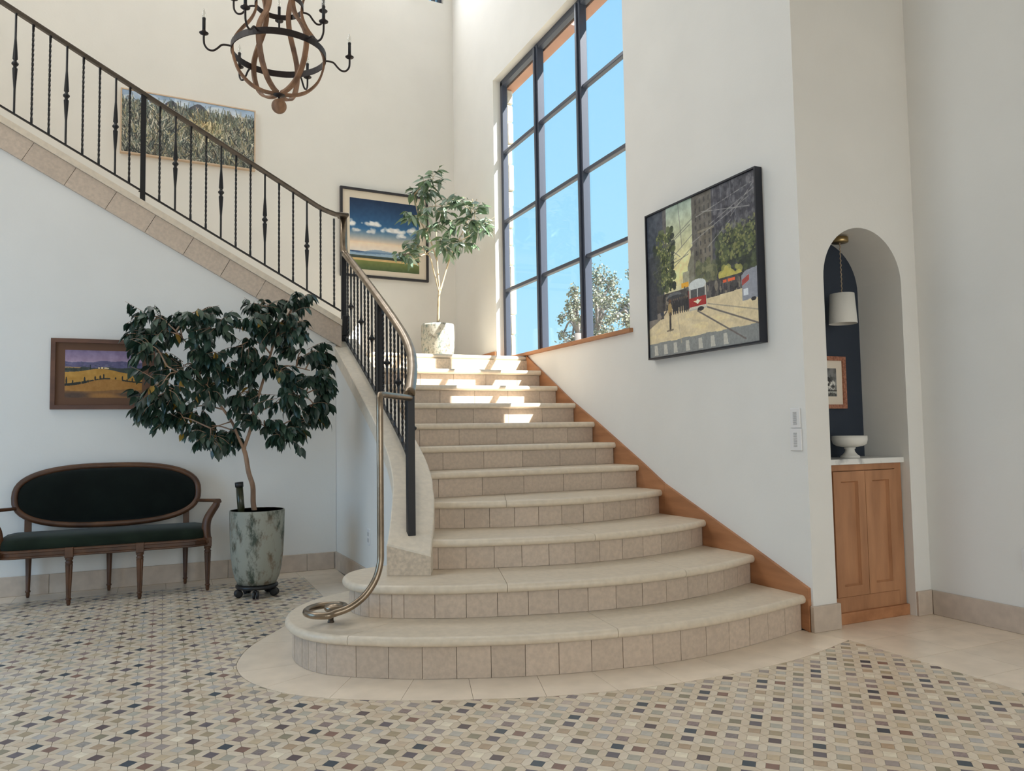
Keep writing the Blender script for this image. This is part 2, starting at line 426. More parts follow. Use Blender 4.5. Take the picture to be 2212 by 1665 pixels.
        mb.add([top[0], back[0], (back[0][0], back[0][1], zt - TT), (top[0][0], top[0][1], zt - TT)], [(0, 1, 2, 3)])
        mb.build('tread_slab', M['tread'], step)
# landing slab under the top tread and steps of the upper flight, hidden behind the stringer
MB().box(1.36, 3.18, 6.66, 8.50, 1.55, 1.785).build('landing_slab', M['rough_stone'], stair)
up = MB()
for n in range(1, 15):
    x1 = 1.36 - .29 * (n - 1)
    if x1 - .29 < -3.1: break
    up.box(x1 - .30, x1, 6.66, 8.35, 1.55 + .163 * (n - 1), 1.83 + .163 * n)
up.build('upper_step', M['tread'], stair)
# curb: stone coping that follows the left edge of the lower flight
ZCURB = lambda y: .5 + .54 * (y - 4.0)
CO = cr(V2([(1.087, 4.04), (1.138, 4.17), (1.211, 4.38), (1.258, 4.53), (1.295, 4.69), (1.324, 4.91), (1.336, 5.19), (1.336, 5.45), (1.326, 6.01), (1.31, 6.50), (1.305, 6.66)]), 5)
CI = cr(V2([(1.295, 3.93), (1.395, 4.18), (1.472, 4.39), (1.50, 4.50), (1.53, 4.61), (1.556, 4.81), (1.562, 5.04), (1.562, 5.45), (1.555, 6.01), (1.54, 6.50), (1.535, 6.66)]), 5)
NCU = len(CO)
def curb_piece(i0, i1, name, m):
    mb = MB(); vs = []; I = list(range(i0, i1 + 1))
    g0 = .0015 if i0 > 0 else 0; g1 = .0015 if i1 < NCU - 1 else 0
    for i in I:
        o, n_ = CO[i], CI[i]; d = g0 if i == i0 else (-g1 if i == i1 else 0)
        zo, zi = ZCURB(o.y), ZCURB(n_.y)
        base_o = max(.355, zo - .115) if i > 6 else .355
        base_i = max(.355, zi - .30)
        c = .006
        ox = (n_ - o).normalized() * c
        vs += [(o.x, o.y + d, base_o), (o.x, o.y + d, zo - c), (o.x + ox.x, o.y + ox.y + d, zo), (n_.x - ox.x, n_.y - ox.y + d, zi), (n_.x, n_.y + d, zi - c), (n_.x, n_.y + d, base_i)]
    fs = []
    for a in range(len(I) - 1):
        for r in range(6): fs.append((a * 6 + r, a * 6 + (r + 1) % 6, (a + 1) * 6 + (r + 1) % 6, (a + 1) * 6 + r))
    fs += [tuple(range(5, -1, -1)), tuple((len(I) - 1) * 6 + r for r in range(6))]
    mb.add(vs, fs); return mb.build(name, m, stair)
for i0, i1 in ((0, 17), (17, 30), (30, 40), (40, NCU - 1)): curb_piece(i0, i1, 'curb_slab', M['curb'])
# front block face of the curb, rougher stone
a, b = CO[0], CI[0]; dn = Vector(((b - a).y, -(b - a).x)).normalized() * .004
MB().add([(a.x + dn.x, a.y + dn.y, .355), (b.x + dn.x, b.y + dn.y, .355), (b.x + dn.x, b.y + dn.y, ZCURB(b.y) - .012), (a.x + dn.x, a.y + dn.y, ZCURB(a.y) - .012),
          (a.x, a.y, .355), (b.x, b.y, .355), (b.x, b.y, ZCURB(b.y) - .012), (a.x, a.y, ZCURB(a.y) - .012)], [(0, 1, 2, 3), (0, 4, 5, 1), (1, 5, 6, 2), (2, 6, 7, 3), (3, 7, 4, 0)]).build('curb_end_block', M['rough_stone'], stair)
# wall under the curb
mb = MB(); vs = []; UW = offset2(CO, .012)
for p in UW: vs += [(p.x, p.y, 0), (p.x, p.y, max(.3, ZCURB(p.y) - .10))]
for p in offset2(CO, .08): vs += [(p.x, p.y, 0), (p.x, p.y, max(.3, ZCURB(p.y) - .10))]
n = NCU
fs = [(2 * i, 2 * i + 2, 2 * i + 3, 2 * i + 1) for i in range(n - 1)] + [(2 * n + 2 * i, 2 * n + 2 * i + 1, 2 * n + 2 * i + 3, 2 * n + 2 * i + 2) for i in range(n - 1)] + [(2 * i + 1, 2 * i + 3, 2 * n + 2 * i + 3, 2 * n + 2 * i + 1) for i in range(n - 1)]
struct('wall_understair', mb.add(vs, fs), M['plaster'])
# stringer of the upper flight: stone fascia panels and a plain cap
cap = MB(); xa, xb = -3.15, 1.365
cap.prism([(xa, zs_top(xa) - .052), (xb, zs_top(xb) - .052), (xb, zs_top(xb)), (xa, zs_top(xa))], lambda x, z: (x, 6.455, z), lambda x, z: (x, 6.70, z))
cap.build('stringer_cap', M['tread'], stair)
xj = [1.365] + [-.34 + .272 * i for i in range(5, -10, -1)] + [-3.15]
for x1, x0 in zip(xj[:-1], xj[1:]):
    sh = .075; g = .0015
    pts = [(x0 + g - sh * (x0 > -3.1), zs_bot(x0 + g - sh * (x0 > -3.1))), (x1 - g - sh * (x1 < 1.3), zs_bot(x1 - g - sh * (x1 < 1.3))), (x1 - g, zs_top(x1 - g) - .053), (x0 + g, zs_top(x0 + g) - .053)]
    MB().prism(pts, lambda x, z: (x, 6.475, z), lambda x, z: (x, 6.66, z)).build('stringer_panel', M['stone'], stair)

# oak skirt board along the window wall
tr = empty('trim_1', (3.19, 3.2, 0), kind='structure')
SK = [(3.19, .232), (3.653, .412), (4.044, .56), (4.48, .725), (4.744, .861), (5.383, 1.172), (5.761, 1.345), (6.62, 1.80), (6.68, 1.835)]
def sk_piece(a, b):
    tp = SK[a:b + 1]; lo = [(y, max(0, z - .33)) for y, z in reversed(tp)]
    g = .0012
    poly = [(tp[0][0] + g, tp[0][1])] + tp[1:-1] + [(tp[-1][0] - g, tp[-1][1])] + lo
    MB().prism(poly, lambda y, z: (3.180, y, z), lambda y, z: (3.2, y, z)).build('skirt_board', M['oak_h'], tr)
sk_piece(0, 3); sk_piece(3, 6); sk_piece(6, 8)
# oak baseboards of the landing
tr2 = empty('trim_2', (3.19, 7.5, 1.83), kind='structure')
MB().bbox(3.178, 3.2, 7.44, 8.64, 1.83, 1.955, .003).build('baseboard_panel', M['oak_h'], tr2)
mb = MB(); mb.prism([(.02, 1.83), (1.9, 1.83), (1.9, 1.955), (.02, 1.955)], lambda u, z: bw(u, .02, z), lambda u, z: bw(u, 0, z)); mb.build('baseboard_panel', M['oak'], tr2)
# stone baseboards
def bb(name, pieces):
    r = empty(name, pieces[0][:3], kind='structure')
    for x0, x1, y0, y1, z1 in [p[3:] for p in pieces]:
        MB().bbox(x0, x1, y0, y1, 0, z1, .003).build('baseboard_panel', M['base'], r)
HB = .139
xs_ = [-3.1, -2.5, -1.9, -1.33, -.735, -.13, .475, 1.08, 1.30]
bb('baseboard_left', [(0, 6.49, 0, a + .0008, b - .0008, 6.484, 6.5, HB) for a, b in zip(xs_[:-1], xs_[1:])])
ys_ = [3.155, 2.62, 2.08, 1.5, .9, .3, -.3, -.9, -1.5, -2.2, -2.9]
bb('baseboard_right', [(4.11, 1.5, 0, 4.104, 4.12, b + .0008, a - .0008, HB) for a, b in zip(ys_[:-1], ys_[1:])])
bb('baseboard_niche', [(3.3, 3.16, 0, 3.186, 3.385, 3.158, 3.186, HB), (4.05, 3.16, 0, 3.992, 4.119, 3.158, 3.186, HB)])
ub = empty('baseboard_understair', (1.29, 6, 0), kind='structure')
for i0, i1 in ((51 - 26, 51 - 15), (51 - 15, 51 - 8), (51 - 8, 48)):
    A_ = UW[i0:i1 + 1]; B_ = offset2(UW, -.016)[i0:i1 + 1]; n = len(A_)
    vs = []
    for p, q in zip(B_, A_): vs += [(p.x, p.y, 0), (p.x, p.y, HB), (q.x, q.y, HB), (q.x, q.y, 0)]
    fs = []
    for a in range(n - 1):
        for r in range(4): fs.append((a * 4 + r, a * 4 + (r + 1) % 4, a * 4 + 4 + (r + 1) % 4, a * 4 + 4 + r))
    fs += [(3, 2, 1, 0), tuple(4 * n - 4 + r for r in range(4))]
    MB().add(vs, fs).build('baseboard_panel', M['base'], ub)

# ------------------------------------------------------------------ window, sill, outside reveal
win = empty('window_1', (3.30, 6.15, 1.86), 'tall dark steel window of twelve panes above the stairs', kind='structure')
M['glass'] = mat_glass('window_glass', (.97, .985, 1), .05)
FX0, FX1 = 3.285, 3.345
WY = [4.885, 5.716, 6.552, 7.43]; WZ = [1.86, 2.598, 3.341, 4.089, 4.87]
fr = MB()
fr.bbox(FX0, FX1, WY[0], WY[3], WZ[0] - .02, WZ[0] + .035).bbox(FX0, FX1, WY[0], WY[3], WZ[4] - .045, WZ[4] + .02).bbox(FX0, FX1, WY[0] - .005, WY[0] + .04, WZ[0], WZ[4]).bbox(FX0, FX1, WY[3] - .05, WY[3] + .005, WZ[0], WZ[4])
fr.build('window_frame', M['steel'], win)
for y in WY[1:3]:
    mb = MB().bbox(FX0 - .012, FX1, y - .045, y + .045, WZ[0] + .01, WZ[4] - .01)
    o = mb.build('mullion', M['steel'], win)
    MB().bbox(FX0 - .03, FX0 - .011, y - .016, y + .016, WZ[0] + .02, WZ[4] - .02, .003).build('mullion_stop', M['steel'], o)
for i in range(3):
    for z in WZ[1:4]:
        MB().bbox(FX0 + .004, FX1 - .008, WY[i] + .03, WY[i + 1] - .03, z - .017, z + .017).build('muntin', M['steel'], win)
for i in range(3):
    for j in range(4):
        MB().box(3.312, 3.318, WY[i] + .02, WY[i + 1] - .02, WZ[j] + .008, WZ[j + 1] - .008).build('pane', M['glass'], win)
MB().bbox(3.165, 3.30, 4.845, 7.425, 1.836, 1.866, .003).build('window_sill', M['oak_h'], win)
M['veneer'] = mat('pale_stone_veneer', (.78, .72, .60), .9, var=.25, vscale=7, bump=.9, bscale=14)
rv = empty('trim_3', (3.4, 7.5, 1.8), kind='structure', label='pale rough stone veneer framing the window outside')
zz = 1.5
while zz < 4.86:
    h = random.uniform(.16, .32); d = random.uniform(-.012, .014); z2 = min(zz + h, 4.82)
    mb = MB(); x1 = 3.425 + d; y0 = 7.425 + random.uniform(-.006, .006)
    mb.bbox(3.362, x1, y0, 7.78, zz + .003, z2 - .003, .012); mb.build('stone_block', M['veneer'], rv); zz += h
M['soffit'] = mat('tan_stucco', D(186, 140, 116, 1.0), .9, var=.08, vscale=5)
MB().box(3.362, 3.47, 4.5, 7.8, 4.82, 5.2).build('lintel', M['soffit'], rv)
zz = 1.5
while zz < 4.86:
    h = random.uniform(.16, .32); z2 = min(zz + h, 4.82)
    MB().bbox(3.362, 3.43 + random.uniform(-.01, .01), 4.55, 4.885, zz + .003, z2 - .003, .012).build('stone_block', M['veneer'], rv); zz += h
# high window of the stairwell
w2 = empty('window_2', bw(.8, 0, 6.7), 'high window near the ceiling of the stairwell', kind='structure')
mb = MB()
for (u0, u1, z0, z1) in ((CU0, CU1, CZ0, CZ0 + .03), (2.3, 2.34, CZ0, CZ1), (3.66, 3.7, CZ0, CZ1), (4.1, 4.14, CZ0, CZ1), (5.46, 5.5, CZ0, CZ1), (CU0, CU1, CZ1 - .03, CZ1), (CU0, CU0 + .05, CZ0, CZ1), (CU1 - .05, CU1, CZ0, CZ1), (.78, .84, CZ0, CZ1), (.2, .24, CZ0, CZ1)):
    mb.prism([(u0, z0), (u1, z0), (u1, z1), (u0, z1)], lambda u, z: bw(u, -.05, z), lambda u, z: bw(u, -.10, z))
mb.build('window_frame', M['steel'], w2)
mb = MB(); mb.prism([(CU0, CZ0), (CU1, CZ0), (CU1, CZ1), (CU0, CZ1)], lambda u, z: bw(u, -.072, z), lambda u, z: bw(u, -.078, z)); mb.build('pane', M['glass'], w2)
# glazing of the rear and side openings
for nn, x in enumerate(xs):
    wr = empty('door_%d' % (nn + 1), (x, -3.05, 0), kind='structure')
    mb = MB()
    for z0, z1 in ((.2, 2.9),):
        for xx in (x - .75, x - .025, x + .70): mb.box(xx, xx + .05, -3.1, -3.04, z0, z1)
        mb.box(x - .75, x + .75, -3.1, -3.04, z0, z0 + .06).box(x - .75, x + .75, -3.1, -3.04, z1 - .06, z1)
    mb.build('door_frame', M['steel'], wr)
# ------------------------------------------------------------------ floor: limestone slabs and mosaic
BC = cr(V2([(1.01, 5.33), (.9, 5.10), (.778, 4.892), (.569, 4.565), (.422, 4.316), (.35, 4.10), (.33, 3.95), (.35, 3.77), (.415, 3.603), (.508, 3.461), (.646, 3.334), (.773, 3.247), (.907, 3.170), (1.053, 3.098), (1.181, 3.044), (1.341, 2.980), (1.467, 2.937), (1.634, 2.893), (1.772, 2.865), (1.932, 2.841), (2.079, 2.826), (2.382, 2.820), (2.532, 2.828), (2.712, 2.848), (2.851, 2.873), (3.037, 2.922), (3.24, 2.985)]), 3)
def near_i(P, q):
    q = Vector(q); return min(range(len(P)), key=lambda i: (P[i] - q).length)
def inset(poly, d):
    c = sum(poly, Vector((0, 0))) / len(poly); out = []
    for p in poly:
        v = p - c; l = v.length; out.append(c + v * max(0, (l - d)) / l)
    return out
def slab(poly, z=0.0, name='stone_slab'):
    poly = inset([Vector(p) for p in poly], .0012); n = len(poly)
    ctr = sum(poly, Vector((0, 0))) / n
    vs = [(p.x, p.y, z) for p in poly] + [(p.x, p.y, -.006) for p in poly]
    MB().add(vs, [tuple(range(n))] + [(i, n + i, n + (i + 1) % n, (i + 1) % n) for i in range(n)]).build(name, M['slab'], floor)
JO = [((1.01, 5.33), (1.29, 4.62)), ((.80, 4.93), (.97, 4.54)), ((.45, 4.37), (.70, 4.29)), ((.327, 3.887), (.60, 3.90)), ((.415, 3.603), (.648, 3.721)), ((.649, 3.328), (.796, 3.561)), ((.907, 3.173), (1.032, 3.405)), ((1.184, 3.042), (1.284, 3.287)), ((1.469, 2.934), (1.552, 3.193)), ((1.772, 2.863), (1.825, 3.129)), ((2.079, 2.821), (2.102, 3.088)), ((2.382, 2.827), (2.376, 3.09)), ((2.702, 2.851), (2.674, 3.12)), ((2.98, 2.905), (2.95, 3.19)), ((3.24, 2.985), (3.178, 3.245))]
Rin = offset2(RP[1], -.02)
for (o0, i0), (o1, i1) in zip(JO[:-1], JO[1:]):
    a, b = near_i(BC, o0), near_i(BC, o1); c, d = near_i(Rin, i0), near_i(Rin, i1)
    slab(BC[a:b + 1] + Rin[c:d + 1][::-1])
slab([(3.24, 2.985), (3.24, 3.24), (3.178, 3.245)])
for ys in ((4.62, 5.33, 5.50), (5.50, 5.50, 5.87), (5.87, 5.87, 6.25)):
    slab([(1.01, ys[1]), (1.31, ys[0]), (1.31, ys[2]), (1.01, ys[2])])
xb_ = [1.31, .99] + [.99 - .32 * i for i in range(1, 13)]
for a, b in zip(xb_[:-1], xb_[1:]): slab([(b, 6.25), (a, 6.25), (a, 6.5), (b, 6.5)])
for a, b in ((3.24, 3.56), (3.56, 3.88), (3.88, 4.12)):
    yy = [3.24, 2.93] + [2.93 - .32 * i for i in range(1, 12)]
    for y1, y0 in zip(yy[:-1], yy[1:]): slab([(a, y0), (b, y0), (b, y1), (a, y1)])
K = .80
PAL = [(58, 68, 78), (128, 98, 86), (134, 122, 120), (224, 210, 188), (90, 76, 78), (192, 172, 148),
       (98, 89, 95), (168, 163, 149), (184, 167, 154), (152, 141, 136), (178, 172, 162), (136, 128, 107),
       (174, 150, 124), (162, 145, 118), (174, 169, 164), (142, 123, 119), (190, 171, 142), (152, 146, 139)]
TM = [mat('mosaic_%d' % i, D(*c, K), .34, var=(.30 if i in (2, 15, 17) else .10), vscale=(90 if i in (2, 15, 17) else 35), rnd=.05) for i, c in enumerate(PAL)]
CREAM = [mat('mosaic_cream_%d' % i, D(*c, K), .34, var=.05, vscale=25) for i, c in enumerate(((204, 188, 166), (198, 182, 160), (208, 194, 174)))]
DD = .0518; OX, OY = 1.457, 2.682; HQ = .0290
SQ = [(HQ, 0), (0, HQ), (-HQ, 0), (0, -HQ)]
def hexp(sgn):                                            # hexagon between a square and its neighbour, about its own centre
    h = .0297; pts = [(h, 0), (DD, 0), (DD, -DD + h), (DD - h, -DD), (0, -DD), (0, -h)]
    pts = [((x - DD / 2) * .966, (y + DD / 2) * .966) for x, y in pts]
    if sgn < 0: pts = [(-x, y) for x, y in reversed(pts)]
    return pts[::-1] if sgn > 0 else pts[::-1]
def ccw(p):
    a = sum(p[i][0] * p[(i + 1) % len(p)][1] - p[(i + 1) % len(p)][0] * p[i][1] for i in range(len(p)))
    return p if a > 0 else p[::-1]
SHAPES = {'s': ccw(SQ), 'h': ccw(hexp(1)), 'g': ccw(hexp(-1))}
segs = [(BC[i], BC[i + 1]) for i in range(len(BC) - 1)]    # mosaic lies to the right-hand side... of the curve walked from back to right
bcx = np.array([(p.x, p.y) for p in BC])
def in_ring(x, y):                                        # inside the slab border / stair zone
    poly = RINGP; c = False; j = len(poly) - 1
    for i in range(len(poly)):
        xi, yi = poly[i]; xj, yj = poly[j]
        if (yi > y) != (yj > y) and x < (xj - xi) * (y - yi) / (yj - yi) + xi: c = not c
        j = i
    return c
RINGP = [(p.x, p.y) for p in BC] + [(3.3, 3.0), (3.3, 7.0), (1.01, 7.0)]
def clip_half(poly, p, n):                                # keep the side where (q-p).n <= 0
    out = []
    for i in range(len(poly)):
        a, b = poly[i], poly[(i + 1) % len(poly)]
        da = (a[0] - p[0]) * n[0] + (a[1] - p[1]) * n[1]; db = (b[0] - p[0]) * n[0] + (b[1] - p[1]) * n[1]
        if da <= 0: out.append(a)
        if (da < 0 < db) or (db < 0 < da):
            t = da / (da - db); out.append((a[0] + (b[0] - a[0]) * t, a[1] + (b[1] - a[1]) * t))
    return out
def clip_tile(poly, c):
    poly = clip_half(poly, (3.239, 0), (1, 0))
    if len(poly) > 2: poly = clip_half(poly, (0, 6.249), (0, 1))
    if len(poly) < 3: return []
    if c[1] > 5.33 - .06 and c[0] > .9: return clip_half(poly, (1.009, 0), (1, 0)) if c[1] > 5.30 else clip_half(poly, BC[0], ((BC[1] - BC[0]).y * -1, (BC[1] - BC[0]).x))
    d = ((bcx - np.array(c)) ** 2).sum(1); i = int(d.argmin())
    if d[i] > .01: return [] if in_ring(*c) else poly
    a = BC[max(0, i - 1)]; b = BC[min(len(BC) - 1, i + 1)]; t = b - a
    n = (-t.y, t.x)                                       # left-hand normal points to the slabs
    l = math.hypot(*n); n = (n[0] / l, n[1] / l); p = (BC[i].x - n[0] * .0012, BC[i].y - n[1] * .0012)
    return clip_half(poly, p, n)
whole = []; part = []
for i in range(-75, 110):
    for j in range(-100, 100):
        x = OX + DD * (i - j); y = OY - DD * (i + j)
        if y < .5 or y > 6.36 or x < -3.1 or x > 3.34: continue
        px, py, pz = proj((x, y, 0))
        if pz < .3 or px < -1600 or px > 3200 or py > 3400: continue
        r = j % 3; sft = 3 * (j // 3); ci = r * 6 + (i - sft) % 6
        if random.random() < .12: ci = random.choice((5, 7, 8, 10, 14, 16, 13, 9))
        for kd, dx, dy in (('s', 0, 0), ('h', DD / 2, -DD / 2), ('g', -DD / 2, -DD / 2)):
            c = (x + dx, y + dy); poly = [(c[0] + a, c[1] + b) for a, b in SHAPES[kd]]
            col = ci if kd == 's' else 100 + random.randrange(3)
            inside = all((p[0] < 3.239 and p[1] < 6.249 and not in_ring(*p)) for p in poly)
            if inside:
                vis = 0 < px < 2212 and py < 1660 and not (proj((c[0], c[1], 0))[1] > 1655)
                whole.append((math.hypot(c[0], c[1]), vis, kd, col, c))
            else:
                q = clip_tile(poly, c)
                if len(q) > 2: part.append((kd, col, q))
tm_all = TM + CREAM
mi_of = lambda col: col if col < 100 else len(TM) + col - 100
smesh = {}
def tile_mesh(kd, col):
    if (kd, col) not in smesh:
        p = SHAPES[kd]; n = len(p)
        vs = [(x, y, 0) for x, y in p] + [(x, y, -.006) for x, y in p]
        fs = [tuple(range(n))] + [(i, n + i, n + (i + 1) % n, (i + 1) % n) for i in range(n)]
        smesh[kd, col] = MB().add(vs, fs).mesh('mosaic_tile', tm_all[mi_of(col)])
    return smesh[kd, col]
whole.sort(key=lambda t: t[0])
cnt = {'s': 0, 'x': 0}; rest = MB()
def add_rest(poly, col):
    n = len(poly); z = random.uniform(-.0004, .0002)
    rest.add([(x, y, z) for x, y in poly] + [(x, y, -.006) for x, y in poly], [tuple(range(n))] + [(i, n + i, n + (i + 1) % n, (i + 1) % n) for i in range(n)], mi_of(col))
for d, vis, kd, col, c in whole:
    q = 's' if kd == 's' else 'x'
    if vis and cnt[q] < 300:
        cnt[q] += 1
        inst('mosaic_tile' if q == 's' else 'mosaic_border_tile', tile_mesh(kd, col), (c[0], c[1], random.uniform(-.0004, .0002)), floor)
    else:
        add_rest([(c[0] + a, c[1] + b) for a, b in SHAPES[kd]], col)
for kd, col, q in part: add_rest(q, col)
rest.build('mosaic_field', tm_all, floor, kind='stuff')
# ------------------------------------------------------------------ railings
def baluster_mesh(kind, L):
    mb = MB()
    if kind == 'twist':
        n = 44; pts = [(0, 0, L * i / n) for i in range(n + 1)]; vs = []
        for i in range(n + 1):
            t = i / n; a = (max(0, min(1, (t - .06) / .88))) * math.pi * 9
            for k in range(4): vs.append((.0088 * math.cos(a + math.pi / 2 * k), .0088 * math.sin(a + math.pi / 2 * k), L * t))
        fs = [(i * 4 + k, i * 4 + (k + 1) % 4, i * 4 + 4 + (k + 1) % 4, i * 4 + 4 + k) for i in range(n) for k in range(4)]
        mb.add(vs, fs)
    else:
        pr = [(0, .0075), (.25, .0078), (.36, .0135), (.455, .0175), (.465, .011), (.48, .013), (.49, .022), (.50, .024), (.51, .022), (.52, .013), (.535, .011), (.545, .0175), (.64, .0135), (.75, .0078), (1, .0075)]
        mb.lathe([(r, L * z) for z, r in pr], seg=8, smooth=False)
        mb.v = [(x, y * (.45 if not .475 * L < z < .525 * L else 1) if abs(x) + abs(y) > .012 else y, z) for x, y, z in mb.v]
    return mb.mesh('baluster', M['iron'])
LB = .775
BT, BF = baluster_mesh('twist', LB), baluster_mesh('fancy', LB)
# upper flight
YR = 6.60
zbar = lambda x: 3.521 + .56 * (-1.033 - x)              # bottom bar
ur = empty('stair_railing', (0, YR, 2.9), 'black wrought iron stair railing rising to the left along the upper flight', 'railing', 'iron stair railings')
xs_b = [-1.033 - .112 * i for i in range(18, 0, -1)] + [-1.033 + .112 * i for i in range(7)]
kinds = {}
x = -1.033
for i in range(-16, 7): kinds[-1.033 + .112 * i] = (i % 3 == 0)
xs2 = [-.27] + [-.046 + .1145 * i for i in range(13)]
for x, fz in list(kinds.items()) + [(-.262, False)] + [(-.046 + .1145 * i, i in (1, 4, 7, 10)) for i in range(13) if -.046 + .1145 * i < 1.36]:
    if x < -2.7: continue
    inst('baluster', BF if fz else BT, (x, YR, zbar(x) - .005), ur)
mb = MB(); xa, xb = -2.8, 1.385
prf = [(-.022, -.016), (.022, -.016), (.026, 0), (.022, .012), (.010, .018), (-.010, .018), (-.022, .012), (-.026, 0)]
zr = lambda x: zbar(x) + LB + .012
pts = [(xa, YR, zr(xa)), (1.18, YR, zr(1.18)), (1.24, YR, zr(1.24) + .005), (1.29, YR, zr(1.27) + .006), (1.34, YR, zr(1.285)), (1.395, YR, zr(1.285))]
mb.tube(pts, 1.0, prof=prf, up=(0, 0, 1), smooth=False); mb.build('handrail', M['dark_bronze'], ur)
mb = MB(); mb.tube([(xa, YR, zbar(xa)), (xb, YR, zbar(xb))], 1.0, prof=[(-.011, -.006), (.011, -.006), (.011, .006), (-.011, .006)], up=(0, 0, 1), smooth=False); mb.build('bottom_rail', M['iron'], ur)
def newel(root, x, y, z0, z1, h=.020):
    o = MB().bbox(x - h, x + h, y - h, y + h, z0, z1, .002).build('newel_post', M['iron'], root)
    return o
nz_ = newel(ur, -.165, YR, zs_top(-.165) - .01, zr(-.165) - .01, .019)
for dz in (.02, .10): MB().lathe([(.0, 0), (.008, 0), (.008, .006), (.0, .009)], (-.165 - .022, YR, zs_top(-.165) + dz), 8).build('bolt', M['iron'], nz_)
# lower flight
lr = empty('stair_railing', (1.4, 5, .5), 'black wrought iron stair railing with bronze handrail curving down the lower flight', 'railing', 'iron stair railings')
CP = [CO[i].lerp(CI[i], .5) for i in range(NCU)]; CS = arclen(CP)
RH = .765
zrail = lambda y: ZCURB(y) + RH
RW = [(-.020, -.022), (.020, -.022), (.029, -.008), (.030, .008), (.020, .022), (0, .027), (-.020, .022), (-.030, .008), (-.029, -.008)]
PB = Vector((1.241, 4.107))
sN = min(range(NCU), key=lambda i: (CP[i] - PB).length)
rail = []
for i in range(sN, NCU):
    p = CP[i]
    if p.y < 6.56: rail.append((p.x, p.y, zrail(p.y)))
rail += [(1.424, 6.60, zrail(6.58)), (1.423, 6.635, zrail(6.60) + .03), (1.422, 6.65, zrail(6.60) + .09), (1.422, 6.652, zr(1.285) - .012)]
mb = MB(); mb.tube(rail, 1.0, prof=RW, up=None if False else (0, 0, 1)); hr = mb.build('handrail', M['bronze'], lr)
MB().bbox(1.375, 1.455, 6.575, 6.69, zr(1.285) - .016, zr(1.285) + .018, .008).build('rail_cap', M['dark_bronze'], lr)
# level return of the handrail, drop and floor scroll
z_e = zrail(PB.y)
def x_for(px, y, z):
    lo, hi = .3, 1.6
    for _ in range(40):
        m = (lo + hi) / 2
        if proj((m, y, z))[0] < px: lo = m
        else: hi = m
    return m
yv = 3.70; xv = x_for(821, yv, 1.0)
zt_ = z_e - .025
tail = [(PB.x, PB.y, z_e - .005), (PB.x - .01, PB.y - .03, zt_), (xv + (PB.x - xv) * .12, yv + (PB.y - yv) * .12, zt_), (xv + .004, yv + .012, zt_ - .004), (xv, yv, zt_ - .02), (xv, yv, zt_ - .10), (xv, yv, 1.0), (xv, yv, .70), (xv, yv, .55)]
drop = [(xv, yv, .55), (xv - .004, yv - .004, .48), (xv - .03, yv - .012, .405), (xv - .085, yv - .02, .335), (xv - .16, yv - .03, .29), (xv - .235, yv - .035, .272), (.70, 3.655, .268), (.645, 3.69, .268), (.622, 3.76, .268), (.65, 3.84, .268), (.72, 3.885, .268), (.80, 3.86, .268), (.815, 3.80, .268), (.775, 3.77, .268), (.735, 3.79, .268), (.735, 3.825, .268), (.765, 3.835, .268)]
mb = MB(); mb.tube(tail + cr(drop, 5)[1:], .0165, 10)
mb.lathe([(.0, .010), (.034, .007), (.042, -.002), (.038, -.010), (0, -.014)], (.765, 3.822, .276), 20)
sc = mb.build('handrail_drop', M['bronze'], lr)
MB().lathe([(.016, 0), (.016, .006), (.0135, .008), (.0135, .085), (0, .085)], (.755, 3.852, .19), 12).build('scroll_post', M['dark_bronze'], lr)
newel(lr, PB.x, PB.y, ZCURB(PB.y) - .012, z_e - .012, .021)
jm = min(range(NCU), key=lambda i: abs(CP[i].y - 5.56)); pm = CP[jm]
newel(lr, pm.x, pm.y, ZCURB(pm.y) - .012, zrail(pm.y) - .012, .021)
newel(lr, 1.415, 6.62, ZCURB(6.60) - .02, zrail(6.60) + .02, .021)
MB().bbox(1.39, 1.45, 6.545, 6.572, 1.95, 2.12, .004).build('post_bracket', M['iron'], lr)
s0 = CS[sN]; sM = CS[jm]; sE = CS[min(range(NCU), key=lambda i: abs(CP[i].y - 6.60))]
LB2 = RH - .045
BT2, BF2 = baluster_mesh('twist', LB2), baluster_mesh('fancy', LB2)
for a, b, nB, fan in ((s0, sM, 14, (1, 4, 7, 10)), (sM, sE, 9, (1, 4, 7))):
    for i in range(1, nB + 1):
        p = at_s(CP, CS, a + (b - a) * i / (nB + 1))
        q_ = at_s(CP, CS, a + (b - a) * i / (nB + 1) + .02) - p
        inst('baluster', BF2 if (nB - i) in fan else BT2, (p.x, p.y, ZCURB(p.y) + .02), lr, rz=math.atan2(q_.y, q_.x))
mb = MB(); mb.tube([(CP[i].x, CP[i].y, ZCURB(CP[i].y) + .028) for i in range(sN, NCU) if CP[i].y < 6.62], 1.0, prof=[(-.011, -.006), (.011, -.006), (.011, .006), (-.011, .006)], up=(0, 0, 1), smooth=False); mb.build('bottom_rail', M['iron'], lr)

# ------------------------------------------------------------------ settee
M['velvet'] = mat('dark_green_velvet', (.004, .007, .005), .9, var=.3, vscale=6, sheen=.25, spec=.1)
M['velvet2'] = mat('green_velvet_seat', (.016, .024, .015), .9, var=.3, vscale=6, sheen=.12, spec=.1)
M['fruit'] = mat('carved_fruitwood', D(98, 64, 40, .95), .45, col2=D(72, 46, 30, .95), vscale=14, stretch=(.6, .6, .6), detail=5)
M['fruit_d'] = M['fruit']
se = empty('settee', (-.345, 6.18, 0), 'wooden settee with oval dark green velvet back and velvet seat', 'settee')
SX, YF, YK = -.345, 5.965, 6.40
def oval(n, a, b, ex=2.6):
    out = []
    for i in range(n):
        t = 2 * math.pi * i / n; c, s = math.cos(t), math.sin(t)
        out.append((a * math.copysign(abs(c) ** (2 / ex), c), b * math.copysign(abs(s) ** (2 / ex), s)))
    return out
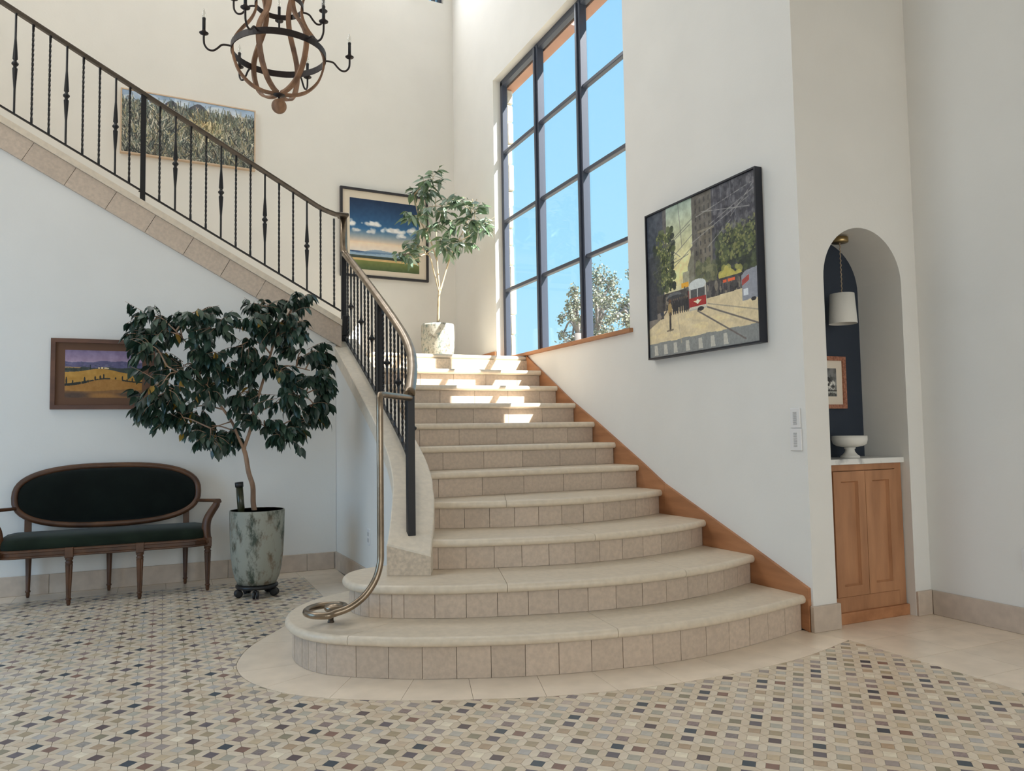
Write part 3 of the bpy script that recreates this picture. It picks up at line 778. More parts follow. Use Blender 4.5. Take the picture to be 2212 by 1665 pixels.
NO_ = 56; ov = oval(NO_, .592, .208); tilt = .18
yo = lambda z: 6.345 + (z - .70) * tilt
mb = MB(); mb.tube([(SX + x, yo(.70 + z), .70 + z) for x, z in ov], 1.0, prof=[(-.017, -.018), (.017, -.018), (.022, -.004), (.014, .014), (0, .018), (-.014, .014), (-.022, -.004)], closed=True, up=(0, -1, tilt)); mb.build('back_frame', M['fruit'], se)
mb = MB(); vs = []; fs = []
rings = [(1.0, 0), (.96, -.014), (.85, -.026), (.6, -.036), (.3, -.04)]
for k, dy in rings:
    for x, z in oval(NO_, .578, .194): vs.append((SX + x * k, yo(.70 + z * k) + dy, .70 + z * k))
for r in range(len(rings) - 1):
    for i in range(NO_): fs.append((r * NO_ + i, r * NO_ + (i + 1) % NO_, (r + 1) * NO_ + (i + 1) % NO_, (r + 1) * NO_ + i))
fs.append(tuple((len(rings) - 1) * NO_ + i for i in range(NO_)))
vs2 = [(SX + x, yo(.70 + z) + .018, .70 + z) for x, z in oval(NO_, .578, .194)]
mb.add(vs, fs, 0, True); mb.add(vs2, [tuple(range(NO_ - 1, -1, -1))]); mb.build('back_upholstery', M['velvet'], se)
# seat rail (rounded front corners) and cushion
def seat_outline(gr):
    a = .665 + gr; y0, y1 = YF - gr, YK + .01
    P = [(-a + .02, y1), (-a, y1 - .05), (-a, y0 + .16)]
    for i in range(7):
        t = math.pi / 2 * i / 6; P.append((-a + .14 * (1 - math.cos(t)), y0 + .14 * (1 - math.sin(t))))
    P += [(-.3, y0 - .002), (0, y0 - .004), (.3, y0 - .002)]
    P2 = [(-x, y) for x, y in reversed(P[:-3])]
    return [(SX + x, y) for x, y in P + P2]
mb = MB(); o0, o1 = seat_outline(0), seat_outline(.008)
lev = [(o0, .325), (o1, .330), (o1, .338), (o0, .342), (o0, .362), (o1, .366), (o1, .376), (o0, .380)]; n = len(o0)
vs = [(x, y, z) for o, z in lev for x, y in o]
fs = [(r * n + i, r * n + (i + 1) % n, (r + 1) * n + (i + 1) % n, (r + 1) * n + i) for r in range(len(lev) - 1) for i in range(n)] + [tuple(range(n - 1, -1, -1)), tuple((len(lev) - 1) * n + i for i in range(n))]
mb.add(vs, fs); mb.build('seat_rail', M['fruit'], se)
cxy = (SX, (YF + YK) / 2); mb = MB(); vs = []; lv = [(.98, .380), (1.0, .392), (.995, .415), (.96, .437), (.88, .452), (.7, .463), (.4, .468)]
for k, z in lv:
    for x, y in seat_outline(-.012):
        dx, dy = x - cxy[0], y - cxy[1]
        kx = 1 - (1 - k) * .35; vs.append((cxy[0] + dx * kx, cxy[1] + dy * k, z))
fs = [(r * n + i, r * n + (i + 1) % n, (r + 1) * n + (i + 1) % n, (r + 1) * n + i) for r in range(len(lv) - 1) for i in range(n)] + [tuple((len(lv) - 1) * n + i for i in range(n))]
mb.add(vs, fs, 0, True); mb.build('seat_cushion', M['velvet2'], se)
def fluted_leg(x, y, ztop, front=True):
    mb = MB()
    if front:
        mb.bbox(x - .026, x + .026, y - .024, y + .024, ztop - .065, ztop + .002, .003)
        pr = [(.024, ztop - .065), (.025, ztop - .078), (.018, ztop - .084), (.021, ztop - .092), (.025, ztop - .098), (.021, ztop - .104), (.0225, ztop - .110)]
        mb.lathe([(r, z) for r, z in pr], (x, y, 0), 16)
        fl = 16; vs = []
        for z, r in ((ztop - .110, .0225), (.05, .0135)):
            for k in range(fl):
                a = 2 * math.pi * k / fl; rr = r * (1.0 if k % 2 == 0 else .82); vs.append((x + rr * math.cos(a), y + rr * math.sin(a), z))
        mb.add(vs, [(k, (k + 1) % fl, fl + (k + 1) % fl, fl + k) for k in range(fl)])
        mb.lathe([(.0135, .05), (.018, .046), (.018, .038), (.013, .034), (.014, .02), (.009, .0), (0, 0)], (x, y, 0), 14)
    else:
        mb.lathe([(.022, ztop), (.020, ztop - .04), (.013, .05), (.017, .046), (.017, .038), (.012, .034), (.013, .02), (.009, 0), (0, 0)], (x, y, 0), 14)
    mb.build('leg', M['fruit'], se)
for x in (-.992, -.563, -.137): fluted_leg(x, 5.965, .38)
fluted_leg(.302, 6.04, .38)
for x in (-.853, -.348, .163): fluted_leg(x, 6.40, .33, False)
for sx in (-1, 1):
    xf = SX + sx * .647
    pts = cr([(xf - sx * .005, 6.04, .34), (xf - sx * .012, 6.045, .42), (xf - sx * .005, 6.05, .50), (xf + sx * .025, 6.055, .56), (xf + sx * .055, 6.06, .605), (xf + sx * .062, 6.06, .63)], 4)
    MB().tube(pts, [.026 - .008 * i / len(pts) for i in range(len(pts))], 8, prof=[(-.8, -1), (.8, -1), (1, -.6), (1, .6), (.8, 1), (-.8, 1), (-1, .6), (-1, -.6)]).build('arm_support', M['fruit'], se)
    pts = cr([(xf + sx * .065, 6.02, .636), (xf + sx * .06, 6.07, .638), (xf + sx * .03, 6.18, .632), (SX + sx * .605, 6.30, .628), (SX + sx * .575, 6.345, .63)], 4)
    MB().tube(pts, [.024 - .008 * i / len(pts) for i in range(len(pts))], prof=[(-1, -.5), (1, -.5), (1.1, 0), (.8, .6), (-.8, .6), (-1.1, 0)], up=(0, 0, 1)).build('armrest', M['fruit'], se)
    xb = SX + sx * .51
    MB().obox((xb, 6.365, .455), (1, 0, 0), (0, 1, 0), (0, 0, 1), .021, .012, .10).build('back_post', M['fruit'], se)
# ------------------------------------------------------------------ planters and plants
def mat_patina(name, c0, c1, c2, scale, st=(1, 1, .5), rough=.6):
    m = bpy.data.materials.new(name); m.use_nodes = True; t = m.node_tree; n = t.nodes; L = t.links; b = n['Principled BSDF']
    b.inputs['Roughness'].default_value = rough
    co = n.new('ShaderNodeTexCoord'); mp = n.new('ShaderNodeMapping'); mp.inputs['Scale'].default_value = st; L.new(co.outputs['Object'], mp.inputs[0])
    a = n.new('ShaderNodeTexNoise'); a.inputs['Scale'].default_value = scale; a.inputs['Detail'].default_value = 10; a.inputs['Roughness'].default_value = .72; L.new(mp.outputs[0], a.inputs['Vector'])
    d = n.new('ShaderNodeTexNoise'); d.inputs['Scale'].default_value = scale * .45; d.inputs['Detail'].default_value = 6; L.new(mp.outputs[0], d.inputs['Vector'])
    r = n.new('ShaderNodeValToRGB'); r.color_ramp.elements[0].position = .40; r.color_ramp.elements[1].position = .52
    r.color_ramp.elements[0].color = (0, 0, 0, 1); r.color_ramp.elements[1].color = (1, 1, 1, 1); L.new(a.outputs[0], r.inputs[0])
    r2 = n.new('ShaderNodeValToRGB'); r2.color_ramp.elements[0].position = .44; r2.color_ramp.elements[1].position = .58
    r2.color_ramp.elements[0].color = (*c1, 1); r2.color_ramp.elements[1].color = (*c2, 1); L.new(d.outputs[0], r2.inputs[0])
    mx = n.new('ShaderNodeMix'); mx.data_type = 'RGBA'; L.new(r.outputs[0], mx.inputs[0]); L.new(r2.outputs[0], mx.inputs[6]); mx.inputs[7].default_value = (*c0, 1)
    L.new(mx.outputs[2], b.inputs['Base Color'])
    bp = n.new('ShaderNodeBump'); bp.inputs['Strength'].default_value = .35; bp.inputs['Distance'].default_value = .01; L.new(a.outputs[0], bp.inputs['Height']); L.new(bp.outputs[0], b.inputs['Normal'])
    return m
M['pot_a'] = mat_patina('weathered_glaze', D(142, 142, 130, .85), D(58, 66, 54, .85), D(108, 90, 70, .85), 14)
M['pot_b'] = mat_patina('crackled_glaze', (.46, .44, .37), (.10, .17, .17), (.20, .18, .14), 34, (1, 1, .7))
M['terracotta'] = mat('terracotta_inside', D(120, 72, 58, .7), .9)
M['soil'] = mat('potting_soil', (.035, .025, .018), 1, var=.5, vscale=60)
M['bark'] = mat('smooth_bark', D(150, 122, 100, .7), .85, col2=D(112, 90, 74, .7), vscale=18, stretch=(1, 1, .3))
M['bark2'] = mat('pale_bark', D(196, 182, 156, .8), .85, col2=D(150, 134, 108, .8), vscale=14, stretch=(1, 1, .4))
def mat_leaf(name, col, rough=.35, trans=.25):
    m = mat(name, col, rough, rnd=.25, spec=.5); b = m.node_tree.nodes['Principled BSDF']
    return m
LF = [mat_leaf('ficus_leaf_%d' % i, c) for i, c in enumerate(((.022, .055, .036), (.030, .070, .048), (.016, .042, .030), (.05, .095, .06)))]
LFY = mat_leaf('ficus_leaf_yellow', (.42, .26, .04))
LO = [mat_leaf('silver_leaf_%d' % i, c, .45) for i, c in enumerate(((.16, .25, .13), (.24, .34, .24), (.33, .42, .34), (.11, .18, .09)))]
def leaf_geo(Ln, W, droop=.18, fold=.22):
    sec = [(0, .06), (.22, .72), (.48, 1.0), (.74, .62), (1.0, 0)]
    vs = []
    for t, w_ in sec:
        z = -droop * Ln * t * t; hw = W * .5 * w_
        vs += [(Ln * t, -hw, z + fold * hw), (Ln * t, 0, z), (Ln * t, hw, z + fold * hw)]
    fs = []
    for i in range(len(sec) - 1):
        a = i * 3
        fs += [(a, a + 3, a + 4, a + 1), (a + 1, a + 4, a + 5, a + 2)]
    return vs, fs
def leaf_rot(axis, roll):
    x = Vector(axis).normalized(); up_ = Vector((0, 0, 1))
    y = up_.cross(x)
    if y.length < 1e-3: y = Vector((0, 1, 0))
    y.normalize(); z = x.cross(y)
    m = Matrix((x, y, z)).transposed()
    return m @ Matrix.Rotation(roll, 3, 'X')
def foliage(root, leaves, mats, sizes, nobj, droop, yellow=None):
    geos = [leaf_geo(Ln, W, droop) for Ln, W in sizes]
    meshes = {}
    leaves.sort(key=lambda l: (Vector(l[0]) - CAMP).length); rest = MB()
    step = max(1, len(leaves) / max(1, nobj)); picks = set(int(i * step) for i in range(nobj)) if len(leaves) > nobj else set(range(len(leaves)))
    for i, (p, axis, roll) in enumerate(leaves):
        g = random.randrange(len(sizes)); c = random.randrange(len(mats))
        if yellow and random.random() < .012: c = len(mats)
        R_ = leaf_rot(axis, roll)
        if i in picks:
            if (g, c) not in meshes:
                mb = MB(); mb.add(*geos[g], 0, True); meshes[g, c] = mb.mesh('leaf', (mats + [yellow])[c] if yellow else mats[c])
            o = inst('leaf', meshes[g, c], p, root, rot=R_.to_euler())
        else:
            vs = [Vector(p) + R_ @ Vector(v) for v in geos[g][0]]; rest.add(vs, geos[g][1], c, True)
    if rest.v: rest.build('foliage', mats + ([yellow] if yellow else []), root, kind='stuff')
def limb(mb, pts, r0, r1, n=5, seg=8):
    P = cr(pts, n); N = len(P); mb.tube(P, [r0 + (r1 - r0) * i / (N - 1) for i in range(N)], seg)
    return P
def grow(mb, nodes, blobs, y_of, twigs, per, droop_dir, spread):
    leaves = []
    for (px, py, rx, ry, y) in blobs:
        c = ony(px, py, y); dpt = proj(c)[2]; Rx, Ry = rx * dpt / FPX, ry * dpt / FPX
        b = min(nodes, key=lambda q: (q - c).length + max(0, q.z - c.z + .02) * .8)
        mid = b.lerp(c, .5) + Vector((0, 0, .03)); limb(mb, [b, mid, c], .006, .003, 4, 5)
        for t in range(twigs):
            a = random.uniform(0, 2 * math.pi); e = random.uniform(-.85, .9)
            d = Vector((math.cos(a) * Rx, math.sin(a) * (Rx * .8), e * Ry))
            end = c + d * random.uniform(.75, 1.1) + Vector((0, 0, -Ry * .12))
            st = c.lerp(b, random.uniform(0, .5)) + d * random.uniform(0, .35); m2 = st.lerp(end, .55) + Vector((0, 0, random.uniform(0, .2) * Ry))
            P = limb(mb, [st, m2, end], .0026, .0012, 4, 4)
            for k in range(per):
                q = P[int(1 + (len(P) - 2) * (k + random.random()) / per)]
                ta = random.uniform(0, 2 * math.pi); td = (end - st).normalized()
                ax = Vector((math.cos(ta), math.sin(ta), 0)) * spread + td * .55 + Vector((0, 0, droop_dir * random.uniform(.5, 1.4)))
                leaves.append((q.copy(), ax, random.uniform(-.9, .9)))
    return leaves
# ficus in its weathered pot on a wheeled caddy
PC = (.605, 5.68)
cad = empty('plant_caddy', (*PC, 0), 'black wheeled plant caddy under the weathered pot beside the settee', 'plant caddy')
MB().lathe([(0, .058), (.135, .058), (.142, .064), (.142, .078), (.130, .084), (0, .084)], (*PC, 0), 28).build('platform', M['black'], cad)
for i in range(5):
    a = math.radians(-100 + 72 * i); x, y = PC[0] + .125 * math.cos(a), PC[1] + .125 * math.sin(a)
    wh = MB(); d = Vector((-math.sin(a), math.cos(a), 0))
    for s in (-1, 1):
        c = Vector((x, y, .027)) + d * s * .012
        wh.tube([c - d * .009, c - d * .007, c + d * .007, c + d * .009], [.018, .027, .027, .018], 16)
    wh.tube([(x, y, .03), (x, y, .062)], .009, 8); wh.build('caster', M['black'], cad)
pot = empty('plant_pot', (*PC, .084), 'tall weathered grey-green glazed pot holding the ficus tree', 'planter')
MB().lathe([(.105, .085), (.128, .088), (.148, .13), (.164, .20), (.175, .30), (.181, .42), (.184, .55), (.185, .585), (.181, .592), (.174, .590)], (*PC, 0), 40).build('pot_body', M['pot_a'], pot)
MB().lathe([(.174, .590), (.170, .55), (.166, .50), (0, .50)], (*PC, 0), 40).build('pot_lining', M['terracotta'], pot)
MB().lathe([(.1665, .525), (.10, .532), (0, .536)], (*PC, 0), 24).build('soil', M['soil'], pot)
tube_ = empty('watering_tube', (.49, 5.60, .53), 'dark plastic watering tube standing in the ficus pot', 'tube')
A0, A1 = Vector((.497, 5.60, .535)), Vector((.478, 5.60, .772))
M['tube'] = mat('olive_plastic', (.030, .032, .014), .25)
MB().tube([A0, A1], .0235, 16).build('tube_body', M['tube'], tube_)
MB().tube([A1 - (A1 - A0) * .06, A1 + (A1 - A0) * .08], .0275, 16).build('tube_cap', M['black'], tube_)
fic = empty('ficus_tree', (*PC, .53), 'leafy dark green ficus tree growing in the weathered pot', 'plant')
mb = MB(); tr_ = []
def F(px, py, y=5.66): return ony(px, py, y)
tr_ += limb(mb, [F(551, 1112), F(547, 1085), F(546, 1050), F(537, 1020), F(531, 985), F(525, 965)], .019, .015, 5, 10)
nodes = list(tr_[-4:])
for pts, r0 in (([F(526, 968), F(515, 945), F(500, 910), F(470, 868), F(440, 830), F(425, 790)], .011), ([F(470, 868), F(445, 850), F(400, 815, 5.55), F(360, 790, 5.5)], .008), ([F(425, 790), F(410, 750), F(380, 715, 5.55)], .006),
                ([F(527, 968), F(540, 930), F(548, 890), F(560, 850), F(575, 800), F(583, 770), F(600, 720), F(635, 660)], .012), ([F(548, 895), F(600, 870, 5.58), F(660, 850, 5.5)], .007), ([F(575, 800), F(620, 790), F(670, 800, 5.6)], .006), ([F(585, 765), F(545, 720, 5.6), F(480, 700, 5.6)], .006), ([F(500, 910), F(455, 925, 5.5)], .005), ([F(545, 905), F(590, 930, 5.5)], .005)):
    nodes += limb(mb, pts, r0, r0 * .55, 5, 8)
bl = [(320, 680, 42, 34), (385, 702, 70, 46), (325, 745, 45, 45), (395, 790, 80, 60), (350, 830, 58, 60), (400, 885, 70, 45), (455, 950, 46, 34), (465, 705, 55, 42), (520, 745, 55, 50), (600, 700, 62, 52), (640, 650, 40, 30), (565, 655, 40, 26), (650, 760, 60, 60), (605, 850, 66, 55), (680, 825, 44, 46), (665, 905, 42, 40), (570, 915, 50, 42), (515, 850, 44, 46), (450, 835, 44, 44), (690, 890, 25, 30), (440, 760, 50, 40), (350, 900, 40, 36), (620, 940, 34, 30), (300, 720, 26, 26), (480, 790, 40, 40), (555, 790, 40, 44), (425, 925, 40, 30), (630, 710, 40, 36), (690, 760, 26, 40), (540, 690, 40, 26), (430, 670, 50, 22), (600, 800, 44, 40), (320, 870, 30, 36), (710, 850, 16, 30), (500, 940, 30, 26)]
blobs = [(a, b, c, d, 5.66 + random.uniform(-.24, .16)) for a, b, c, d in bl]
lv_ = grow(mb, nodes, blobs, None, 13, 9, -1.0, .6)
mb.build('trunk', M['bark'], fic)
foliage(fic, lv_, LF, [(.078, .037), (.090, .041), (.068, .034)], 300, .22, LFY)
# landing tree
LC = (2.655, 7.75)
lp = empty('plant_pot', (*LC, 1.83), 'pale crackled round pot on the sunlit landing', 'planter')
MB().lathe([(.125, 1.83), (.142, 1.832), (.160, 1.90), (.174, 2.0), (.178, 2.12), (.175, 2.235), (.170, 2.258), (.162, 2.255)], (*LC, 0), 36).build('pot_body', M['pot_b'], lp)
MB().lathe([(.162, 2.255), (.158, 2.2), (0, 2.2)], (*LC, 0), 36).build('pot_lining', M['terracotta'], lp)
MB().lathe([(.159, 2.215), (0, 2.225)], (*LC, 0), 20).build('soil', M['soil'], lp)
lt = empty('tree', (*LC, 2.22), 'slender light green leafy tree in the pale pot on the landing', 'plant')
mb = MB()
def G(px, py, y=7.75): return ony(px, py, y)
t0 = limb(mb, [G(946, 712), G(947, 670), G(948, 640), G(950, 628)], .016, .013, 4, 8); nodes = []
for pts in ([G(950, 630), G(946, 590), G(943, 540), G(942, 480), G(940, 400)], [G(949, 632), G(938, 590), G(925, 550, 7.6), G(895, 560, 7.45)], [G(950, 632), G(962, 590), G(975, 550), G(1000, 500, 7.6), G(1030, 430, 7.5)], [G(952, 625), G(965, 580), G(985, 530, 7.5), G(1030, 500, 7.35)], [G(943, 560), G(930, 520), G(905, 470, 7.6), G(895, 420, 7.6)]):
    nodes += limb(mb, pts, .010, .004, 5, 6)
bl = [(938, 385, 30, 26), (915, 420, 36, 26), (895, 465, 32, 28), (955, 445, 42, 30), (940, 490, 46, 30), (985, 480, 36, 30), (1020, 430, 30, 20), (1040, 490, 26, 26), (1000, 525, 36, 26), (960, 530, 34, 28), (905, 530, 36, 24), (872, 550, 22, 16), (1010, 470, 26, 20), (1052, 478, 20, 18), (925, 405, 26, 20), (975, 430, 26, 22)]
blobs = [(a, b, c, d, (7.62 + random.uniform(-.3, .2)) if a < 1000 else 7.15 + random.uniform(-.08, .08)) for a, b, c, d in bl]
lv_ = grow(mb, nodes, blobs, None, 6, 7, -.45, .75)
lv_ = [l for l in lv_ if l[0].x < 3.04]
mb.build('trunk', M['bark2'], lt)
foliage(lt, lv_, LO, [(.12, .042), (.14, .045), (.10, .036)], 300, .2)

# ------------------------------------------------------------------ trees outside the window
M['bark_out'] = mat('grey_bark', (.20, .18, .17), .9)
OT = [mat_leaf('outdoor_leaf_%d' % i, c, .7) for i, c in enumerate(((.18, .21, .17), (.27, .29, .19), (.22, .23, .22), (.36, .37, .27)))]
def outdoor(label, dist, base_px, tips, blobs_, nleaf):
    b0 = at_depth(base_px, 760, dist); root = empty('tree', (b0.x, b0.y, -.3), label, 'tree', 'trees outside the window')
    mb = MB(); fo = MB(); top = at_depth(base_px, 720, dist)
    limb(mb, [Vector((b0.x, b0.y, -.3)), Vector((b0.x, b0.y, b0.z * .5)), top], .16, .09, 4, 8)
    for (px, py, rx, ry) in blobs_:
        c = at_depth(px, py, dist + random.uniform(-.8, .8)); limb(mb, [top, top.lerp(c, .5) + Vector((0, 0, .25)), c], .035, .015, 3, 5)
        R1, R2 = rx * dist / FPX, ry * dist / FPX
        for q in range(int(nleaf * rx * ry / 260)):
            u = Vector((random.gauss(0, .42), random.gauss(0, .42), random.gauss(0, .42)))
            p = c + Vector((u.x * R1, u.y * R1, u.z * R2)) * 1.15
            a = Vector((random.uniform(-1, 1), random.uniform(-1, 1), random.uniform(-1, .6))); Rm = leaf_rot(a, random.uniform(-3, 3)); s = random.uniform(.045, .075)
            fo.add([p + Rm @ Vector(v) * s for v in ((0, 0, 0), (.5, -.35, .1), (1, 0, 0), (.5, .35, .1))], [(0, 1, 2, 3)], random.randrange(4))
    mb.build('trunk', M['bark_out'], root); fo.build('foliage', OT, root, kind='stuff')
outdoor('tall grey-green tree seen through the lower right panes', 16, 1290, None, [(1292, 600, 22, 30), (1300, 645, 26, 24), (1322, 612, 14, 24), (1312, 655, 22, 20), (1330, 640, 12, 10), (1290, 690, 20, 24), (1318, 690, 14, 14), (1285, 640, 16, 20), (1310, 720, 30, 18), (1280, 730, 30, 20)], 190)
outdoor('sparse tree with clumped foliage behind the middle lower pane', 15, 1248, None, [(1240, 632, 10, 14), (1246, 655, 16, 16), (1227, 660, 7, 14), (1232, 680, 10, 14), (1212, 690, 8, 12), (1250, 690, 12, 10), (1216, 722, 12, 10), (1235, 738, 24, 16), (1258, 720, 14, 14)], 200)
outdoor('leafy tree at the right edge of the window behind the jamb', 14, 1372, None, [(1352, 660, 14, 18), (1340, 672, 16, 14), (1356, 690, 14, 16), (1330, 682, 12, 10), (1366, 640, 12, 14), (1362, 590, 8, 14), (1350, 720, 16, 12), (1375, 700, 20, 26)], 200)
# ------------------------------------------------------------------ chandelier
M['stave'] = mat('weathered_oak_stave', D(140, 106, 80, .72), .7, col2=D(100, 74, 56, .72), vscale=20, stretch=(1, 1, .3), detail=6)
M['ironb'] = mat('brown_iron', (.030, .022, .021), .5, metal=.3)
M['bulb'] = mat_glass('bulb_glass', (.95, .95, .93), .22)
CC = at_depth(603, 116, 4.8); CR_ = .281
ch = empty('chandelier', (CC.x, CC.y, CC.z - .36), 'two-tier wooden orb chandelier with iron rings and candle arms', 'chandelier')
th0 = math.atan2(-CC.x, CC.y)
def cyl(r, th, z): a = th0 + th; return Vector((CC.x + r * math.cos(a), CC.y + r * math.sin(a), CC.z + z))
def band(r, z0, z1, t, name):
    mb = MB(); mb.lathe([(r, z0), (r, z1), (r - t, z1), (r - t, z0), (r, z0)], (CC.x, CC.y, CC.z), 64, smooth=False)
    return mb.build(name, M['ironb'], ch)
band(CR_ + .004, -.02, .02, .006, 'lower_ring'); band(.147, .294, .326, .006, 'upper_ring')
SP = [(.032, -.258), (.09, -.253), (.165, -.222), (.23, -.155), (.264, -.075), (.274, .0), (.262, .055), (.222, .12), (.172, .185), (.142, .25), (.136, .31), (.15, .38), (.18, .46), (.175, .55), (.11, .66), (.03, .71)]
for i in range(6):
    th = math.radians(60 * i + 5)
    tan = Vector((-math.sin(th0 + th), math.cos(th0 + th), 0))
    P = cr([cyl(r, th, z) for r, z in SP], 4); mb = MB(); vs = []
    for k, p in enumerate(P):
        t = (P[min(k + 1, len(P) - 1)] - P[max(k - 1, 0)]).normalized(); nn = t.cross(tan).normalized()
        for a, b in ((-1, -1), (1, -1), (1, 1), (-1, 1)): vs.append(p + tan * .0155 * a + nn * .0065 * b)
    N = len(P); fs = [(k * 4 + q, k * 4 + (q + 1) % 4, k * 4 + 4 + (q + 1) % 4, k * 4 + 4 + q) for k in range(N - 1) for q in range(4)] + [(3, 2, 1, 0), tuple((N - 1) * 4 + q for q in range(4))]
    mb.add(vs, fs); mb.build('wooden_stave', M['stave'], ch)
def arm(th, r0, z0, ln):
    rr = [(0, 0), (.03, .002), (.055, -.004), (.078, -.028), (.102, -.046), (.13, -.044), (.150, -.02), (.155, .01), (.155, .045)]
    s = ln / .155; mb = MB(); mb.tube(cr([cyl(r0 + a * s, th, z0 + b) for a, b in rr], 4), .0062, 8)
    o = mb.build('candle_arm', M['ironb'], ch); c = cyl(r0 + ln, th, z0)
    MB().lathe([(0, .040), (.012, .042), (.026, .050), (.0275, .054), (.012, .056), (.013, .064), (.0115, .07), (0, .07)], c, 16).build('drip_pan', M['ironb'], o)
    MB().lathe([(.0095, .06), (.0095, .135), (.0105, .137), (.0105, .147), (0, .147)], c, 12).build('candle_sleeve', M['black'], o)
    MB().lathe([(.007, .147), (.011, .16), (.0115, .17), (.008, .186), (.003, .202), (0, .207)], c, 12).build('bulb', M['bulb'], o)
for i in range(6): arm(math.radians(60 * i + 5), CR_, .0, .155)
for i in range(5): arm(math.radians(18 + 72 * i), .147, .31, .14)
mb = MB(); mb.lathe([(.034, -.260), (.036, -.266), (.02, -.274), (.006, -.278), (.006, -.292), (0, -.292)], CC, 16); mb.build('bottom_hub', M['ironb'], ch)
mb = MB(); mb.lathe([(.046 * math.sin(math.pi * i / 14), -.335 - .046 * math.cos(math.pi * i / 14)) for i in range(15)], CC, 24); mb.build('finial_ball', M['stave'], ch)
mb = MB(); mb.tube([(CC.x, CC.y, CC.z + .70), (CC.x, CC.y, ZC - .03)], .007, 8); mb.build('hanging_rod', M['ironb'], ch)
MB().lathe([(.0, -.05), (.07, -.04), (.075, 0), (0, 0)], (CC.x, CC.y, ZC), 24).build('ceiling_canopy', M['ironb'], ch)

# ------------------------------------------------------------------ niche: cabinet, top, pendant, print, bowl
cb = empty('niche_cabinet', (3.68, 3.35, 0), 'oak two-door cabinet built into the arched niche', 'cabinet')
MB().box(3.376, 3.984, 3.25, 3.488, .06, .885).build('cabinet_body', M['oak'], cb)
mb = MB(); mb.bbox(3.376, 3.432, 3.232, 3.25, .062, .885, .001).bbox(3.930, 3.984, 3.232, 3.25, .062, .885, .001).bbox(3.432, 3.930, 3.232, 3.25, .85, .885, .001).bbox(3.432, 3.930, 3.232, 3.25, .062, .145, .001)
mb.build('face_frame', M['oak'], cb)
MB().bbox(3.374, 3.989, 3.214, 3.25, 0, .062, .003).build('toe_board', M['oak_h'], cb)
def door(x0, x1):
    z0, z1, y = .1485, .8465, 3.224; fw = .056; d = MB()
    # mitred frame
    fr_ = [((x0, z0), (x1, z0), (x1 - fw, z0 + fw), (x0 + fw, z0 + fw)), ((x1, z0), (x1, z1), (x1 - fw, z1 - fw), (x1 - fw, z0 + fw)), ((x1, z1), (x0, z1), (x0 + fw, z1 - fw), (x1 - fw, z1 - fw)), ((x0, z1), (x0, z0), (x0 + fw, z0 + fw), (x0 + fw, z1 - fw))]
    for q in fr_:
        d.prism([(a, b) for a, b in q], lambda a, b: (a, y, b), lambda a, b: (a, y + .022, b))
    o = d.build('door', M['oak'], cb)
    p = MB(); xa, xb, za, zb = x0 + fw, x1 - fw, z0 + fw, z1 - fw; m_ = .008
    p.add([(xa, y + .002, za), (xb, y + .002, za), (xb, y + .002, zb), (xa, y + .002, zb), (xa + m_, y + .017, za + m_), (xb - m_, y + .017, za + m_), (xb - m_, y + .017, zb - m_), (xa + m_, y + .017, zb - m_)], [(0, 1, 5, 4), (1, 2, 6, 5), (2, 3, 7, 6), (3, 0, 4, 7), (4, 5, 6, 7)])
    p.build('door_panel', M['oak'], o)
door(3.4345, 3.679); door(3.682, 3.9275)
M['marble'] = mat('white_marble', D(232, 230, 224, .95), .25, col2=D(150, 148, 146, .9), vscale=7, ramp=(.32, .46), detail=8)
MB().bbox(3.373, 3.987, 3.208, 3.488, .886, .917, .002).build('countertop', M['marble'], None, 'white veined marble countertop on the niche cabinet', 'countertop', loc=(3.68, 3.35, .886))
M['ceramic'] = mat('matte_white_ceramic', D(225, 222, 214, .95), .6)
bo = empty('compote_bowl', (3.70, 3.345, .917), 'white footed ceramic bowl on the marble countertop', 'bowl')
MB().lathe([(.0, .062), (.04, .064), (.072, .069), (.092, .082), (.0985, .105), (.099, .130), (.095, .130), (.092, .105), (.08, .086), (.04, .074), (0, .072)], (3.705, 3.345, .917), 40).build('bowl', M['ceramic'], bo)
MB().lathe([(.0, 0), (.054, 0), (.055, .006), (.052, .012), (.040, .02), (.028, .036), (.025, .050), (.032, .055), (.032, .063), (0, .063)], (3.705, 3.345, .917), 32).build('pedestal', M['ceramic'], bo)
M['brass'] = mat('aged_brass', (.42, .31, .15), .35, metal=1)
M['linen'] = mat('white_linen_shade', D(225, 222, 214, .95), .9, bump=.2, bscale=300)
pe = empty('pendant_lamp', (3.70, 3.35, 2.22), 'small white drum pendant lamp hanging in the arched niche', 'lamp')
PX, PY = 3.70, 3.35
MB().lathe([(0, 2.205), (.046, 2.205), (.049, 2.209), (.049, 2.236), (0, 2.236)], (PX, PY, 0), 32).build('canopy', M['brass'], pe)
mb = MB(); mb.tube([(PX + .0022 * math.cos(i * 1.2), PY + .0022 * math.sin(i * 1.2), 2.205 - .32 * i / 60) for i in range(61)], .0035, 6); mb.build('cord', mat('twisted_cord', (.35, .27, .19), .8), pe)
MB().lathe([(.080, 1.715), (.069, 1.895), (.067, 1.895), (.078, 1.715), (.080, 1.715)], (PX, PY, 0), 48).build('shade', M['linen'], pe)
mb = MB(); mb.lathe([(.012, 1.84), (.014, 1.90), (0, 1.905)], (PX, PY, 0), 12); mb.tube([(PX - .068, PY, 1.893), (PX + .068, PY, 1.893)], .002, 6); mb.build('lamp_socket', M['brass'], pe)

